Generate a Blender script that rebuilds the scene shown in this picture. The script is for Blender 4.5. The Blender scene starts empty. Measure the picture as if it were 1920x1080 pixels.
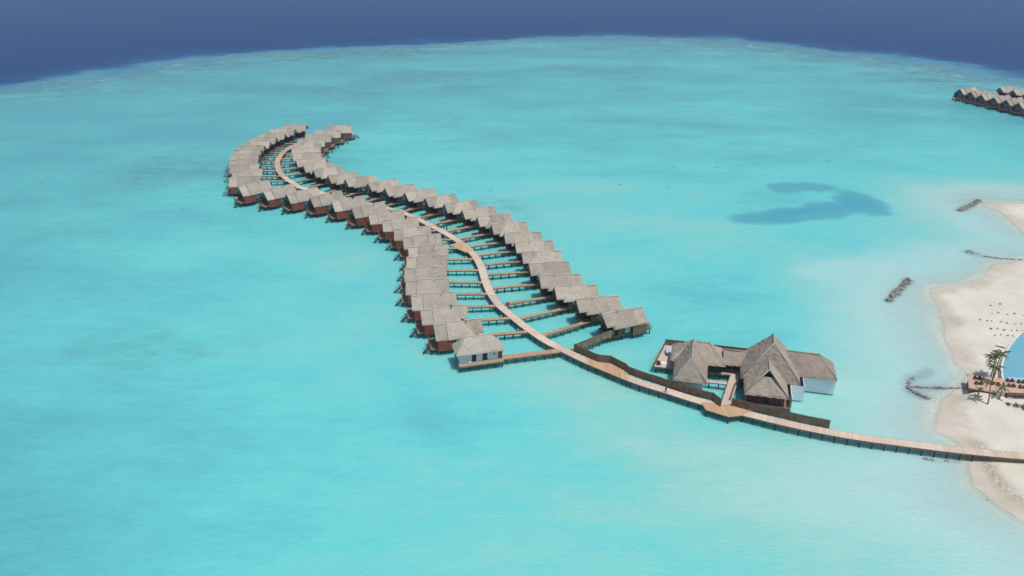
import bpy, math, random
import numpy as np
from mathutils import Vector, Matrix, noise as mnoise

R_ = math.radians
rng = random.Random(7)
scene = bpy.context.scene
COL = scene.collection

# ------------------------------------------------------------------ camera
cam_d = bpy.data.cameras.new("camera")
cam_d.sensor_width = 36.0
cam_d.lens = 28.125
cam_d.clip_start = 0.5
cam_d.clip_end = 40000.0
cam = bpy.data.objects.new("camera", cam_d)
cam.location = (0, 0, 100)
cam.rotation_euler = (R_(90 - 24.5), 0, 0)
COL.objects.link(cam)
scene.camera = cam

# ------------------------------------------------------------------ sky and sun
SUN_EL, SUN_AZ = 70.0, 128.0            # azimuth clockwise from +Y
world = bpy.data.worlds.new("World")
scene.world = world
world.use_nodes = True
wn = world.node_tree.nodes
wl = world.node_tree.links
wn.clear()
w_out = wn.new("ShaderNodeOutputWorld")
w_bg = wn.new("ShaderNodeBackground")
w_sky = wn.new("ShaderNodeTexSky")
w_sky.sky_type = 'NISHITA'
w_sky.sun_disc = False
w_sky.sun_elevation = R_(SUN_EL)
w_sky.sun_rotation = R_(SUN_AZ)
w_sky.air_density = 1.0
w_sky.dust_density = 1.6
w_bg.inputs["Strength"].default_value = 0.10
wl.new(w_sky.outputs[0], w_bg.inputs[0])
wl.new(w_bg.outputs[0], w_out.inputs[0])

sun_d = bpy.data.lights.new("sun", 'SUN')
sun_d.energy = 2.9
sun_d.angle = R_(0.53)
sun_d.color = (1.0, 0.965, 0.91)
sun = bpy.data.objects.new("sun", sun_d)
sv = Vector((math.sin(R_(SUN_AZ)) * math.cos(R_(SUN_EL)),
             math.cos(R_(SUN_AZ)) * math.cos(R_(SUN_EL)), math.sin(R_(SUN_EL))))
sun.rotation_euler = sv.to_track_quat('Z', 'Y').to_euler()
sun.location = (150, -60, 400)
COL.objects.link(sun)

scene.view_settings.view_transform = 'Standard'
scene.view_settings.look = 'None'
scene.view_settings.exposure = 0.0
scene.view_settings.gamma = 1.0
scene.view_settings.use_curve_mapping = False
scene.render.engine = 'CYCLES'
scene.cycles.max_bounces = 6
scene.cycles.transparent_max_bounces = 8
scene.cycles.use_denoising = True

# ------------------------------------------------------------------ helpers
def tag(o, label=None, cat=None, group=None, kind=None):
    if label: o["label"] = label
    if cat: o["category"] = cat
    if group: o["group"] = group
    if kind: o["kind"] = kind
    return o

def empty(name, loc=(0, 0, 0), rz=0.0):
    o = bpy.data.objects.new(name, None)
    o.empty_display_size = 0.5
    o.location = loc
    o.rotation_euler = (0, 0, rz)
    COL.objects.link(o)
    return o

def link_mesh(name, me, parent=None, loc=(0, 0, 0), rz=0.0):
    o = bpy.data.objects.new(name, me)
    o.location = loc
    o.rotation_euler = (0, 0, rz)
    if parent is not None:
        o.parent = parent
    COL.objects.link(o)
    return o

def copy_tree(o, parent=None):
    c = o.copy()
    COL.objects.link(c)
    if parent is not None:
        c.parent = parent
    for ch in KIDS.get(o.name, []):
        k = copy_tree(ch, c)
    return c

KIDS = {}
def kid(parent, o):
    KIDS.setdefault(parent.name, []).append(o)
    return o

class MB:
    """collects faces, builds one mesh"""
    def __init__(self):
        self.v, self.f, self.uv = [], [], []

    def face(self, pts, uv=None):
        i = len(self.v)
        self.v += [tuple(p) for p in pts]
        self.f.append(tuple(range(i, i + len(pts))))
        self.uv += uv if uv else [(0, 0)] * len(pts)

    def box(self, x0, x1, y0, y1, z0, z1):
        a = [(x0, y0, z0), (x1, y0, z0), (x1, y1, z0), (x0, y1, z0),
             (x0, y0, z1), (x1, y0, z1), (x1, y1, z1), (x0, y1, z1)]
        for q in ((3, 2, 1, 0), (4, 5, 6, 7), (0, 1, 5, 4), (1, 2, 6, 5), (2, 3, 7, 6), (3, 0, 4, 7)):
            self.face([a[k] for k in q])
        return self

    def bar(self, p, q, w, h=None):
        """square bar from p to q"""
        p, q = Vector(p), Vector(q)
        h = h or w
        d = (q - p).normalized()
        up = Vector((0, 0, 1)) if abs(d.z) < 0.95 else Vector((1, 0, 0))
        s = d.cross(up).normalized() * (w / 2)
        t = s.cross(d).normalized() * (h / 2)
        a = [p - s - t, p + s - t, p + s + t, p - s + t]
        b = [k + (q - p) for k in a]
        for i in range(4):
            j = (i + 1) % 4
            self.face([a[i], a[j], b[j], b[i]])
        self.face(a[::-1]); self.face(b)
        return self

    def tube(self, pts, rad, n=6):
        rings = []
        for i, p in enumerate(pts):
            p = Vector(p)
            a = Vector(pts[max(i - 1, 0)]); b = Vector(pts[min(i + 1, len(pts) - 1)])
            d = (b - a).normalized()
            up = Vector((0, 0, 1)) if abs(d.z) < 0.9 else Vector((1, 0, 0))
            s = d.cross(up).normalized(); t = s.cross(d)
            r = rad[i] if isinstance(rad, (list, tuple)) else rad
            rings.append([p + (s * math.cos(2 * math.pi * k / n) + t * math.sin(2 * math.pi * k / n)) * r for k in range(n)])
        for i in range(len(rings) - 1):
            for k in range(n):
                l = (k + 1) % n
                self.face([rings[i][k], rings[i + 1][k], rings[i + 1][l], rings[i][l]])
        self.face(rings[0]); self.face(rings[-1][::-1])
        return self

    def prism(self, poly, z0, z1):
        """poly counter-clockwise"""
        n = len(poly)
        self.face([(x, y, z1) for x, y in poly], [(x, y) for x, y in poly])
        self.face([(x, y, z0) for x, y in poly[::-1]])
        for i in range(n):
            a, b = poly[i], poly[(i + 1) % n]
            self.face([(a[0], a[1], z0), (b[0], b[1], z0), (b[0], b[1], z1), (a[0], a[1], z1)])
        return self

    def patch(self, A, B, C, D, thick=0.24, step=0.42, amp=0.09, rag=0.26):
        """thatch slope: ridge A->B, eave D->C, with an uneven top and a ragged eave"""
        A, B, C, D = map(Vector, (A, B, C, D))
        nu = max(1, int(max((B - A).length, (C - D).length) / step))
        nv = max(1, int(max((D - A).length, (C - B).length) / step))
        nrm = (B + C - A - D).cross(A + B - C - D).normalized()
        if nrm.z < 0: nrm = -nrm
        top, bot = [], []
        for j in range(nv + 1):
            v = j / nv
            rt, rb = [], []
            for i in range(nu + 1):
                u = i / nu
                p = (A.lerp(B, u)).lerp(D.lerp(C, u), v)
                q = p + nrm * (mnoise.noise(p * 1.3) * amp + mnoise.noise(p * .38) * amp * 1.3)
                if j == nv:
                    q += Vector((0, 0, -1)) * (rag * (0.5 + mnoise.noise(p * 3.1)))
                rt.append(q); rb.append(p - Vector((0, 0, thick)))
            top.append(rt); bot.append(rb)
        for j in range(nv):
            for i in range(nu):
                self.face([top[j][i], top[j + 1][i], top[j + 1][i + 1], top[j][i + 1]])
        self.face([bot[0][0], bot[0][nu], bot[nv][nu], bot[nv][0]])
        for i in range(nu):
            self.face([top[nv][i], bot[nv][i], bot[nv][i + 1], top[nv][i + 1]])
        for j in range(nv):
            self.face([top[j][0], bot[j][0], bot[j + 1][0], top[j + 1][0]])
            self.face([top[j][nu], top[j + 1][nu], bot[j + 1][nu], bot[j][nu]])
        return self

    def hip_roof(self, x0, x1, y0, y1, ze, zr, h0=0.0, h1=0.0, axis='x', **k):
        """ridge along axis; h0/h1: horizontal run of the hip at each end (0 = gable)"""
        if axis == 'x':
            m = (y0 + y1) / 2
            P = lambda a, b, z: (a, b, z)
            a0, a1, b0, b1 = x0, x1, y0, y1
        else:
            m = (x0 + x1) / 2
            P = lambda a, b, z: (b, a, z)
            a0, a1, b0, b1 = y0, y1, x0, x1
        r0, r1 = P(a0 + h0, m, zr), P(a1 - h1, m, zr)
        self.patch(r0, r1, P(a1, b0, ze), P(a0, b0, ze), **k)
        self.patch(r1, r0, P(a0, b1, ze), P(a1, b1, ze), **k)
        if h0: self.patch(r0, r0, P(a0, b0, ze), P(a0, b1, ze), **k)
        if h1: self.patch(r1, r1, P(a1, b1, ze), P(a1, b0, ze), **k)
        return self

    def mesh(self, name, mat, smooth=False):
        me = bpy.data.meshes.new(name)
        me.from_pydata(self.v, [], self.f)
        uvl = me.uv_layers.new(name="UVMap")
        uvl.data.foreach_set("uv", [c for p in self.uv for c in p])
        me.materials.append(mat)
        if smooth:
            me.polygons.foreach_set("use_smooth", [True] * len(me.polygons))
        me.validate(); me.update()
        import bmesh
        bm = bmesh.new(); bm.from_mesh(me)
        bmesh.ops.remove_doubles(bm, verts=bm.verts, dist=1e-4)
        bmesh.ops.recalc_face_normals(bm, faces=bm.faces)
        bm.to_mesh(me); bm.free()
        return me

    def build(self, name, mat, parent=None, loc=(0, 0, 0), rz=0.0, smooth=False):
        o = link_mesh(name, self.mesh(name, mat, smooth), parent, loc, rz)
        if parent is not None: kid(parent, o)
        return o

# ------------------------------------------------------------------ materials
def new_mat(name):
    m = bpy.data.materials.new(name)
    m.use_nodes = True
    nt = m.node_tree
    b = nt.nodes["Principled BSDF"]
    return m, nt, nt.nodes, nt.links, b

def N(nt, t, **kw):
    n = nt.nodes.new(t)
    for k, v in kw.items():
        setattr(n, k, v)
    return n

def math_n(nt, op, a, b=None, clamp=False):
    n = nt.nodes.new("ShaderNodeMath"); n.operation = op; n.use_clamp = clamp
    for i, x in enumerate((a, b)):
        if x is None: continue
        if isinstance(x, (int, float)): n.inputs[i].default_value = x
        else: nt.links.new(x, n.inputs[i])
    return n.outputs[0]

def ramp(nt, fac, stops, interp='LINEAR'):
    r = nt.nodes.new("ShaderNodeValToRGB")
    r.color_ramp.interpolation = interp
    e = r.color_ramp.elements
    while len(e) < len(stops): e.new(0.5)
    for k, (p, c) in enumerate(stops):
        e[k].position = p; e[k].color = (*c, 1.0)
    nt.links.new(fac, r.inputs[0])
    return r.outputs[0]

def mixc(nt, fac, a, b, blend='MIX'):
    n = nt.nodes.new("ShaderNodeMix"); n.data_type = 'RGBA'; n.blend_type = blend
    for s, x in ((n.inputs[0], fac), (n.inputs[6], a), (n.inputs[7], b)):
        if isinstance(x, (int, float)): s.default_value = x
        elif isinstance(x, tuple): s.default_value = (*x, 1.0)
        else: nt.links.new(x, s)
    return n.outputs[2]

def noise_n(nt, vec, scale, detail=3.0, rough=0.55, scl=None):
    n = nt.nodes.new("ShaderNodeTexNoise")
    n.inputs["Scale"].default_value = scale
    n.inputs["Detail"].default_value = detail
    n.inputs["Roughness"].default_value = rough
    if scl is not None:
        mp = nt.nodes.new("ShaderNodeMapping")
        mp.inputs["Scale"].default_value = scl[:3]
        if len(scl) > 3: mp.inputs["Rotation"].default_value = (0, 0, scl[3])
        nt.links.new(vec, mp.inputs[0]); vec = mp.outputs[0]
    nt.links.new(vec, n.inputs["Vector"])
    return n.outputs["Fac"]

def bump(nt, b, h, strength, dist):
    n = nt.nodes.new("ShaderNodeBump")
    n.inputs["Strength"].default_value = strength
    n.inputs["Distance"].default_value = dist
    nt.links.new(h, n.inputs["Height"])
    nt.links.new(n.outputs[0], b.inputs["Normal"])

def surface(name, c0, c1, scale=1.5, rough=0.85, stretch=(1, 1, 1), fine=9.0, spec=0.25, bumpd=0.02, objvar=0.1, world_co=True):
    """mottled surface: two tones, fine grain, slight tone change from object to object"""
    m, nt, nn, ll, b = new_mat(name)
    geo = N(nt, "ShaderNodeNewGeometry"); tc = N(nt, "ShaderNodeTexCoord")
    pos = geo.outputs["Position"] if world_co else tc.outputs["Object"]
    n1 = noise_n(nt, pos, scale, 4.0, 0.6)
    n2 = noise_n(nt, tc.outputs["Object"], fine, 2.0, 0.6, stretch)
    f = math_n(nt, 'ADD', math_n(nt, 'MULTIPLY', n1, 0.6), math_n(nt, 'MULTIPLY', n2, 0.4))
    col = ramp(nt, f, [(0.33, c0), (0.67, c1)])
    if objvar:
        oi = N(nt, "ShaderNodeObjectInfo")
        hv = N(nt, "ShaderNodeHueSaturation")
        mr = N(nt, "ShaderNodeMapRange")
        ll.new(oi.outputs["Random"], mr.inputs[0])
        mr.inputs[3].default_value = 1 - objvar; mr.inputs[4].default_value = 1 + objvar
        ll.new(mr.outputs[0], hv.inputs["Value"]); ll.new(col, hv.inputs["Color"])
        col = hv.outputs[0]
    ll.new(col, b.inputs["Base Color"])
    b.inputs["Roughness"].default_value = rough
    b.inputs["Specular IOR Level"].default_value = spec
    if bumpd: bump(nt, b, n2, 0.6, bumpd)
    return m

M = {}
def thatch(name, c0, c1):
    m, nt, nn, ll, b = new_mat(name)
    geo = N(nt, "ShaderNodeNewGeometry"); tc = N(nt, "ShaderNodeTexCoord"); oi = N(nt, "ShaderNodeObjectInfo")
    n1 = noise_n(nt, geo.outputs["Position"], 0.35, 5.0, 0.65)
    n2 = noise_n(nt, tc.outputs["Object"], 2.2, 4.0, 0.7, (3.2, 1.0, 0.9))
    sep = N(nt, "ShaderNodeSeparateXYZ"); ll.new(tc.outputs["Object"], sep.inputs[0])
    zz = math_n(nt, 'ADD', math_n(nt, 'MULTIPLY', sep.outputs[2], 2.4), math_n(nt, 'MULTIPLY', n2, 0.9))
    course = math_n(nt, 'FRACT', zz)
    f = math_n(nt, 'ADD', math_n(nt, 'MULTIPLY', n1, 0.5), math_n(nt, 'MULTIPLY', n2, 0.5))
    f = math_n(nt, 'ADD', f, math_n(nt, 'MULTIPLY', math_n(nt, 'SUBTRACT', course, 0.5), 0.10))
    f = math_n(nt, 'ADD', f, math_n(nt, 'MULTIPLY', math_n(nt, 'SUBTRACT', oi.outputs["Random"], 0.5), 0.30))
    col = ramp(nt, f, [(0.28, c0), (0.72, c1)])
    # weathered brown and grey blotches
    n3 = noise_n(nt, geo.outputs["Position"], 0.16, 3.0, 0.6)
    blot = ramp(nt, n3, [(0.60, (0, 0, 0)), (0.72, (1, 1, 1))])
    col = mixc(nt, math_n(nt, 'MULTIPLY', blot, 0.38), col, (0.30, 0.235, 0.17))
    n4 = noise_n(nt, geo.outputs["Position"], 0.55, 4.0, 0.7, (1.0, 1.0, 0.35))
    col = mixc(nt, math_n(nt, 'MULTIPLY', ramp(nt, n4, [(0.56, (0, 0, 0)), (0.70, (1, 1, 1))]), 0.35), col, (0.20, 0.18, 0.155))
    n5 = noise_n(nt, geo.outputs["Position"], 7.0, 3.0, 0.8)
    col = mixc(nt, 0.55, col, ramp(nt, n5, [(0.3, (0.62, 0.62, 0.62)), (0.7, (1.0, 1.0, 1.0))]), 'MULTIPLY')
    ll.new(col, b.inputs["Base Color"])
    b.inputs["Roughness"].default_value = 0.95
    b.inputs["Specular IOR Level"].default_value = 0.1
    bump(nt, b, math_n(nt, 'ADD', n2, math_n(nt, 'MULTIPLY', course, 0.35)), 0.7, 0.07)
    return m
M['thatch'] = thatch("thatch", (0.35, 0.30, 0.24), (0.595, 0.53, 0.435))
M['thatch_big'] = thatch("thatch_grey", (0.31, 0.25, 0.20), (0.52, 0.435, 0.355))
M['ridge'] = surface("thatch_ridge", (0.44, 0.40, 0.345), (0.60, 0.56, 0.49), 1.0, 0.95)
M['hip'] = surface("thatch_hip", (0.37, 0.32, 0.275), (0.49, 0.435, 0.375), 1.0, 0.95)

def deck_mat(name, c0, c1, plank=0.16, sect=7.0):
    m, nt, nn, ll, b = new_mat(name)
    uv = N(nt, "ShaderNodeUVMap"); geo = N(nt, "ShaderNodeNewGeometry")
    sep = N(nt, "ShaderNodeSeparateXYZ"); ll.new(uv.outputs[0], sep.inputs[0])
    u = math_n(nt, 'DIVIDE', sep.outputs[0], plank)
    wn_ = N(nt, "ShaderNodeTexWhiteNoise", noise_dimensions='1D')
    ll.new(math_n(nt, 'FLOOR', u), wn_.inputs["W"])
    w2 = N(nt, "ShaderNodeTexWhiteNoise", noise_dimensions='1D')
    ll.new(math_n(nt, 'FLOOR', math_n(nt, 'DIVIDE', sep.outputs[0], sect)), w2.inputs["W"])
    n1 = noise_n(nt, geo.outputs["Position"], 0.7, 4.0, 0.65)
    f = math_n(nt, 'ADD', math_n(nt, 'MULTIPLY', wn_.outputs[0], 0.35), math_n(nt, 'MULTIPLY', w2.outputs[0], 0.30))
    f = math_n(nt, 'ADD', f, math_n(nt, 'MULTIPLY', n1, 0.35))
    col = ramp(nt, f, [(0.15, c0), (0.8, c1)])
    gap = math_n(nt, 'LESS_THAN', math_n(nt, 'FRACT', u), 0.10)
    col = mixc(nt, math_n(nt, 'MULTIPLY', gap, 0.55), col, (0.09, 0.065, 0.045))
    ll.new(col, b.inputs["Base Color"])
    b.inputs["Roughness"].default_value = 0.8
    b.inputs["Specular IOR Level"].default_value = 0.25
    bump(nt, b, math_n(nt, 'SUBTRACT', 1.0, gap), 0.5, 0.01)
    return m
M['deck'] = deck_mat("bleached_deck", (0.51, 0.395, 0.305), (0.79, 0.655, 0.53))
M['deck_tan'] = deck_mat("tan_deck", (0.33, 0.205, 0.115), (0.56, 0.375, 0.235))
M['deck_orange'] = deck_mat("new_deck", (0.44, 0.275, 0.16), (0.66, 0.45, 0.28), 0.16, 2.0)
M['deck_far'] = deck_mat("far_deck", (0.42, 0.29, 0.20), (0.66, 0.48, 0.36))
M['beam'] = surface("edge_beam", (0.16, 0.105, 0.06), (0.33, 0.215, 0.125), 0.8)
M['pile'] = surface("pile_wood", (0.035, 0.04, 0.038), (0.10, 0.10, 0.09), 1.2)
M['red'] = surface("red_timber", (0.20, 0.052, 0.034), (0.34, 0.105, 0.065), 1.0, 0.75, (1, 1, 6), 3.0)
M['brown'] = surface("brown_timber", (0.13, 0.085, 0.06), (0.25, 0.17, 0.12), 1.0, 0.8, (1, 1, 6), 3.0)
M['dark'] = surface("dark_timber", (0.030, 0.030, 0.030), (0.075, 0.068, 0.062), 1.0, 0.8, (8, 8, 1), 3.0)
M['truss'] = surface("grey_truss", (0.16, 0.17, 0.17), (0.30, 0.31, 0.31), 1.5)
M['white'] = surface("white_render", (0.62, 0.64, 0.67), (0.80, 0.81, 0.82), 0.6, 0.7, bumpd=0.004, objvar=0.03)
M['screen'] = surface("white_screen", (0.70, 0.74, 0.79), (0.84, 0.86, 0.89), 0.5, 0.6, (1, 1, 8), 2.0, bumpd=0.004, objvar=0.03)
M['fence'] = surface("fence_bamboo", (0.12, 0.085, 0.055), (0.27, 0.205, 0.14), 0.9, 0.9, (9, 9, 0.6), 3.0)
M['fence_light'] = surface("fence_light", (0.22, 0.165, 0.095), (0.40, 0.31, 0.19), 0.9, 0.9, (9, 9, 0.6), 3.0)
M['rock'] = surface("groyne_rock", (0.07, 0.068, 0.06), (0.42, 0.41, 0.38), 1.3, 0.9, fine=3.0, bumpd=0.08)
M['trunk'] = surface("palm_trunk", (0.16, 0.125, 0.09), (0.30, 0.24, 0.18), 3.0, 0.9, (1, 1, 6))
M['frond'] = surface("palm_frond", (0.06, 0.09, 0.03), (0.20, 0.22, 0.085), 1.5, 0.6, objvar=0.3)
M['shrub'] = surface("shrub_leaf", (0.035, 0.06, 0.022), (0.10, 0.13, 0.05), 2.5, 0.7, objvar=0.25)
M['terrace'] = surface("terrace_boards", (0.50, 0.33, 0.24), (0.66, 0.47, 0.36), 0.6, 0.8)
M['cushion'] = surface("brown_wicker", (0.09, 0.05, 0.035), (0.17, 0.10, 0.075), 3.0)
M['paving'] = surface("pale_coping", (0.60, 0.57, 0.53), (0.75, 0.72, 0.67), 1.2)
M['cabinet'] = surface("red_paint", (0.42, 0.035, 0.028), (0.55, 0.06, 0.045), 2.0, 0.45, spec=0.5)
M['cloth_white'] = surface("white_cloth", (0.72, 0.71, 0.68), (0.82, 0.81, 0.79), 2.0)
M['cloth_blue'] = surface("pale_blue_cloth", (0.42, 0.56, 0.80), (0.58, 0.70, 0.88), 2.0)
M['cloth_dark'] = surface("dark_cloth", (0.02, 0.022, 0.03), (0.05, 0.05, 0.065), 3.0)
M['cloth_navy'] = surface("navy_cloth", (0.03, 0.05, 0.10), (0.06, 0.09, 0.17), 3.0)
M['skin'] = surface("skin", (0.30, 0.17, 0.11), (0.38, 0.22, 0.15), 3.0, 0.6)
M['hair'] = surface("hair", (0.015, 0.012, 0.01), (0.03, 0.025, 0.02), 5.0)

def glass_mat(name, col, rough=0.08):
    m, nt, nn, ll, b = new_mat(name)
    geo = N(nt, "ShaderNodeNewGeometry")
    n1 = noise_n(nt, geo.outputs["Position"], 0.8, 2.0)
    ll.new(ramp(nt, n1, [(0.3, tuple(0.7 * c for c in col)), (0.7, col)]), b.inputs["Base Color"])
    b.inputs["Roughness"].default_value = rough
    b.inputs["Specular IOR Level"].default_value = 0.6
    return m
M['glass'] = glass_mat("gable_glass", (0.13, 0.19, 0.21))
M['blind'] = glass_mat("white_blind", (0.58, 0.62, 0.64), 0.3)

# ------------------------------------------------------------------ plan of the place (metres; x right, y away)
JETTY = [(-97.5, 400), (-103, 391), (-106.5, 380.5), (-107.8, 373.5), (-107.9, 368.2), (-107.4, 360.8), (-106.2, 353.3), (-104.2, 346),
         (-101.7, 339), (-98.5, 332.2), (-94.4, 325.6), (-89.8, 319.3), (-85.1, 313.6), (-66, 300.5), (-47.5, 288.8),
         (-38.6, 281.3), (-31.4, 272.5), (-24.3, 263.2), (-17.8, 253.3), (-12.6, 242.3), (-9.7, 231.7), (-8.2, 222), (-6.2, 212),
         (-3.6, 204), (-0.3, 197.7), (2.6, 192.3), (5.7, 187.2), (9.1, 182.3), (13.2, 177.7), (18.4, 172.2), (24.4, 166.8),
         (30.1, 162), (35.8, 158.3), (42.3, 154), (51.6, 148.9), (61.8, 144), (71.8, 140.3), (81.5, 137.8), (91, 135.6), (104, 133.4), (125, 131)]

def catmull(P, n=10):
    P = np.array(P, float)
    Q = np.vstack([2 * P[0] - P[1], P, 2 * P[-1] - P[-2]])
    out = []
    for i in range(1, len(Q) - 2):
        a, b, c, d = Q[i - 1:i + 3]
        for k in range(n):
            t = k / n
            out.append(.5 * (2 * b + (c - a) * t + (2 * a - 5 * b + 4 * c - d) * t * t + (3 * b - 3 * c + d - a) * t ** 3))
    out.append(P[-1])
    return np.array(out)

def resample(C, step):
    s = np.concatenate([[0], np.cumsum(np.linalg.norm(np.diff(C, axis=0), axis=1))])
    n = max(2, int(round(s[-1] / step)) + 1)
    t = np.linspace(0, s[-1], n)
    return np.stack([np.interp(t, s, C[:, 0]), np.interp(t, s, C[:, 1])], 1), t

JC = catmull(JETTY)
JC = np.array(JC)
DECK_Z = 1.8

def tangents(C):
    T = np.gradient(C, axis=0)
    return T / np.linalg.norm(T, axis=1)[:, None]

JT = tangents(JC)
_k = np.ones(31) / 31
JTS = np.stack([np.convolve(np.pad(JT[:, i], 15, 'edge'), _k, 'valid') for i in (0, 1)], 1)
JTS /= np.linalg.norm(JTS, axis=1)[:, None]

# land outline, seen from above, counter-clockwise
SHORE = [(93.8, 115.5), (92.0, 119), (90.9, 122.7), (90.6, 126.2), (92.6, 130.7), (93.4, 134), (95.6, 138.6), (95.8, 141.2), (94.2, 142.4), (92.9, 144.6),
         (94.4, 148), (97.6, 152.5), (100.0, 156.5), (104.0, 160.2), (107.5, 163.6), (111.0, 168.2), (112.1, 174.4), (113.6, 182.7), (117.6, 191.7),
         (121.8, 202.5), (123.6, 208.5), (123.4, 214), (126.2, 218.2), (132.5, 220.6), (141, 223.2), (148.5, 229.5), (156.4, 237.0), (163, 240.3), (167.3, 241.7), (180, 243),
         (191, 246), (198, 253), (193, 261), (182, 267), (183.6, 274), (184.9, 280.5), (186.2, 289), (184.2, 297.8), (190.3, 299.6), (200.3, 298.4),
         (250, 305), (330, 280), (420, 200), (430, -60), (230, -60), (150, 40), (112, 82), (101, 101), (96.5, 110)]

def poly_sd(px, py, poly):
    """signed distance, positive inside"""
    poly = np.array(poly, float)
    d = np.full(px.shape, 1e9); inside = np.zeros(px.shape, bool)
    n = len(poly)
    for i in range(n):
        a, b = poly[i], poly[(i + 1) % n]
        e = b - a
        t = np.clip(((px - a[0]) * e[0] + (py - a[1]) * e[1]) / (e @ e), 0, 1)
        d = np.minimum(d, np.hypot(px - a[0] - t * e[0], py - a[1] - t * e[1]))
        c = ((a[1] > py) != (b[1] > py)) & (px < e[0] * (py - a[1]) / (e[1] if e[1] else 1e-9) + a[0])
        inside ^= c
    return np.where(inside, d, -d)

def seg_d(px, py, pts):
    d = np.full(px.shape, 1e9)
    pts = np.array(pts, float)
    for i in range(len(pts) - 1):
        a, b = pts[i], pts[i + 1]; e = b - a
        t = np.clip(((px - a[0]) * e[0] + (py - a[1]) * e[1]) / (e @ e), 0, 1)
        d = np.minimum(d, np.hypot(px - a[0] - t * e[0], py - a[1] - t * e[1]))
    return d

def vnoise(x, y, s, seed=0):
    """smooth value noise in numpy"""
    x = x / s + seed * 17.3; y = y / s + seed * 9.1
    xi, yi = np.floor(x).astype(int), np.floor(y).astype(int)
    fx, fy = x - xi, y - yi
    fx = fx * fx * (3 - 2 * fx); fy = fy * fy * (3 - 2 * fy)
    def h(i, j):
        v = np.sin(i * 127.1 + j * 311.7 + seed * 74.7) * 43758.5453
        return v - np.floor(v)
    return (h(xi, yi) * (1 - fx) + h(xi + 1, yi) * fx) * (1 - fy) + (h(xi, yi + 1) * (1 - fx) + h(xi + 1, yi + 1) * fx) * fy - 0.5

def sstep(a, b, x):
    t = np.clip((x - a) / (b - a), 0, 1)
    return t * t * (3 - 2 * t)

def shore_sd(X, Y):
    return poly_sd(X, Y, SHORE) + vnoise(X, Y, 6.5, 41) * 1.8 + vnoise(X, Y, 2.7, 42) * 0.8

# lagoon rim: everything outside is open sea
RIM = [(-900, 150), (-560, 360), (-420, 462), (-345, 540), (-300, 580), (-268, 635), (-226, 684), (-170, 712), (-110, 728), (-40, 760), (60, 790), (160, 785),
       (232, 748), (284, 690), (312, 640), (338, 588), (372, 540), (440, 470), (560, 330), (640, 100), (600, -300), (-900, -300)]
HOLE = [[(88, 283), (97, 282), (113, 287), (127, 294), (138, 297)], [(113, 321), (122, 321), (131, 320)]]

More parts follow.
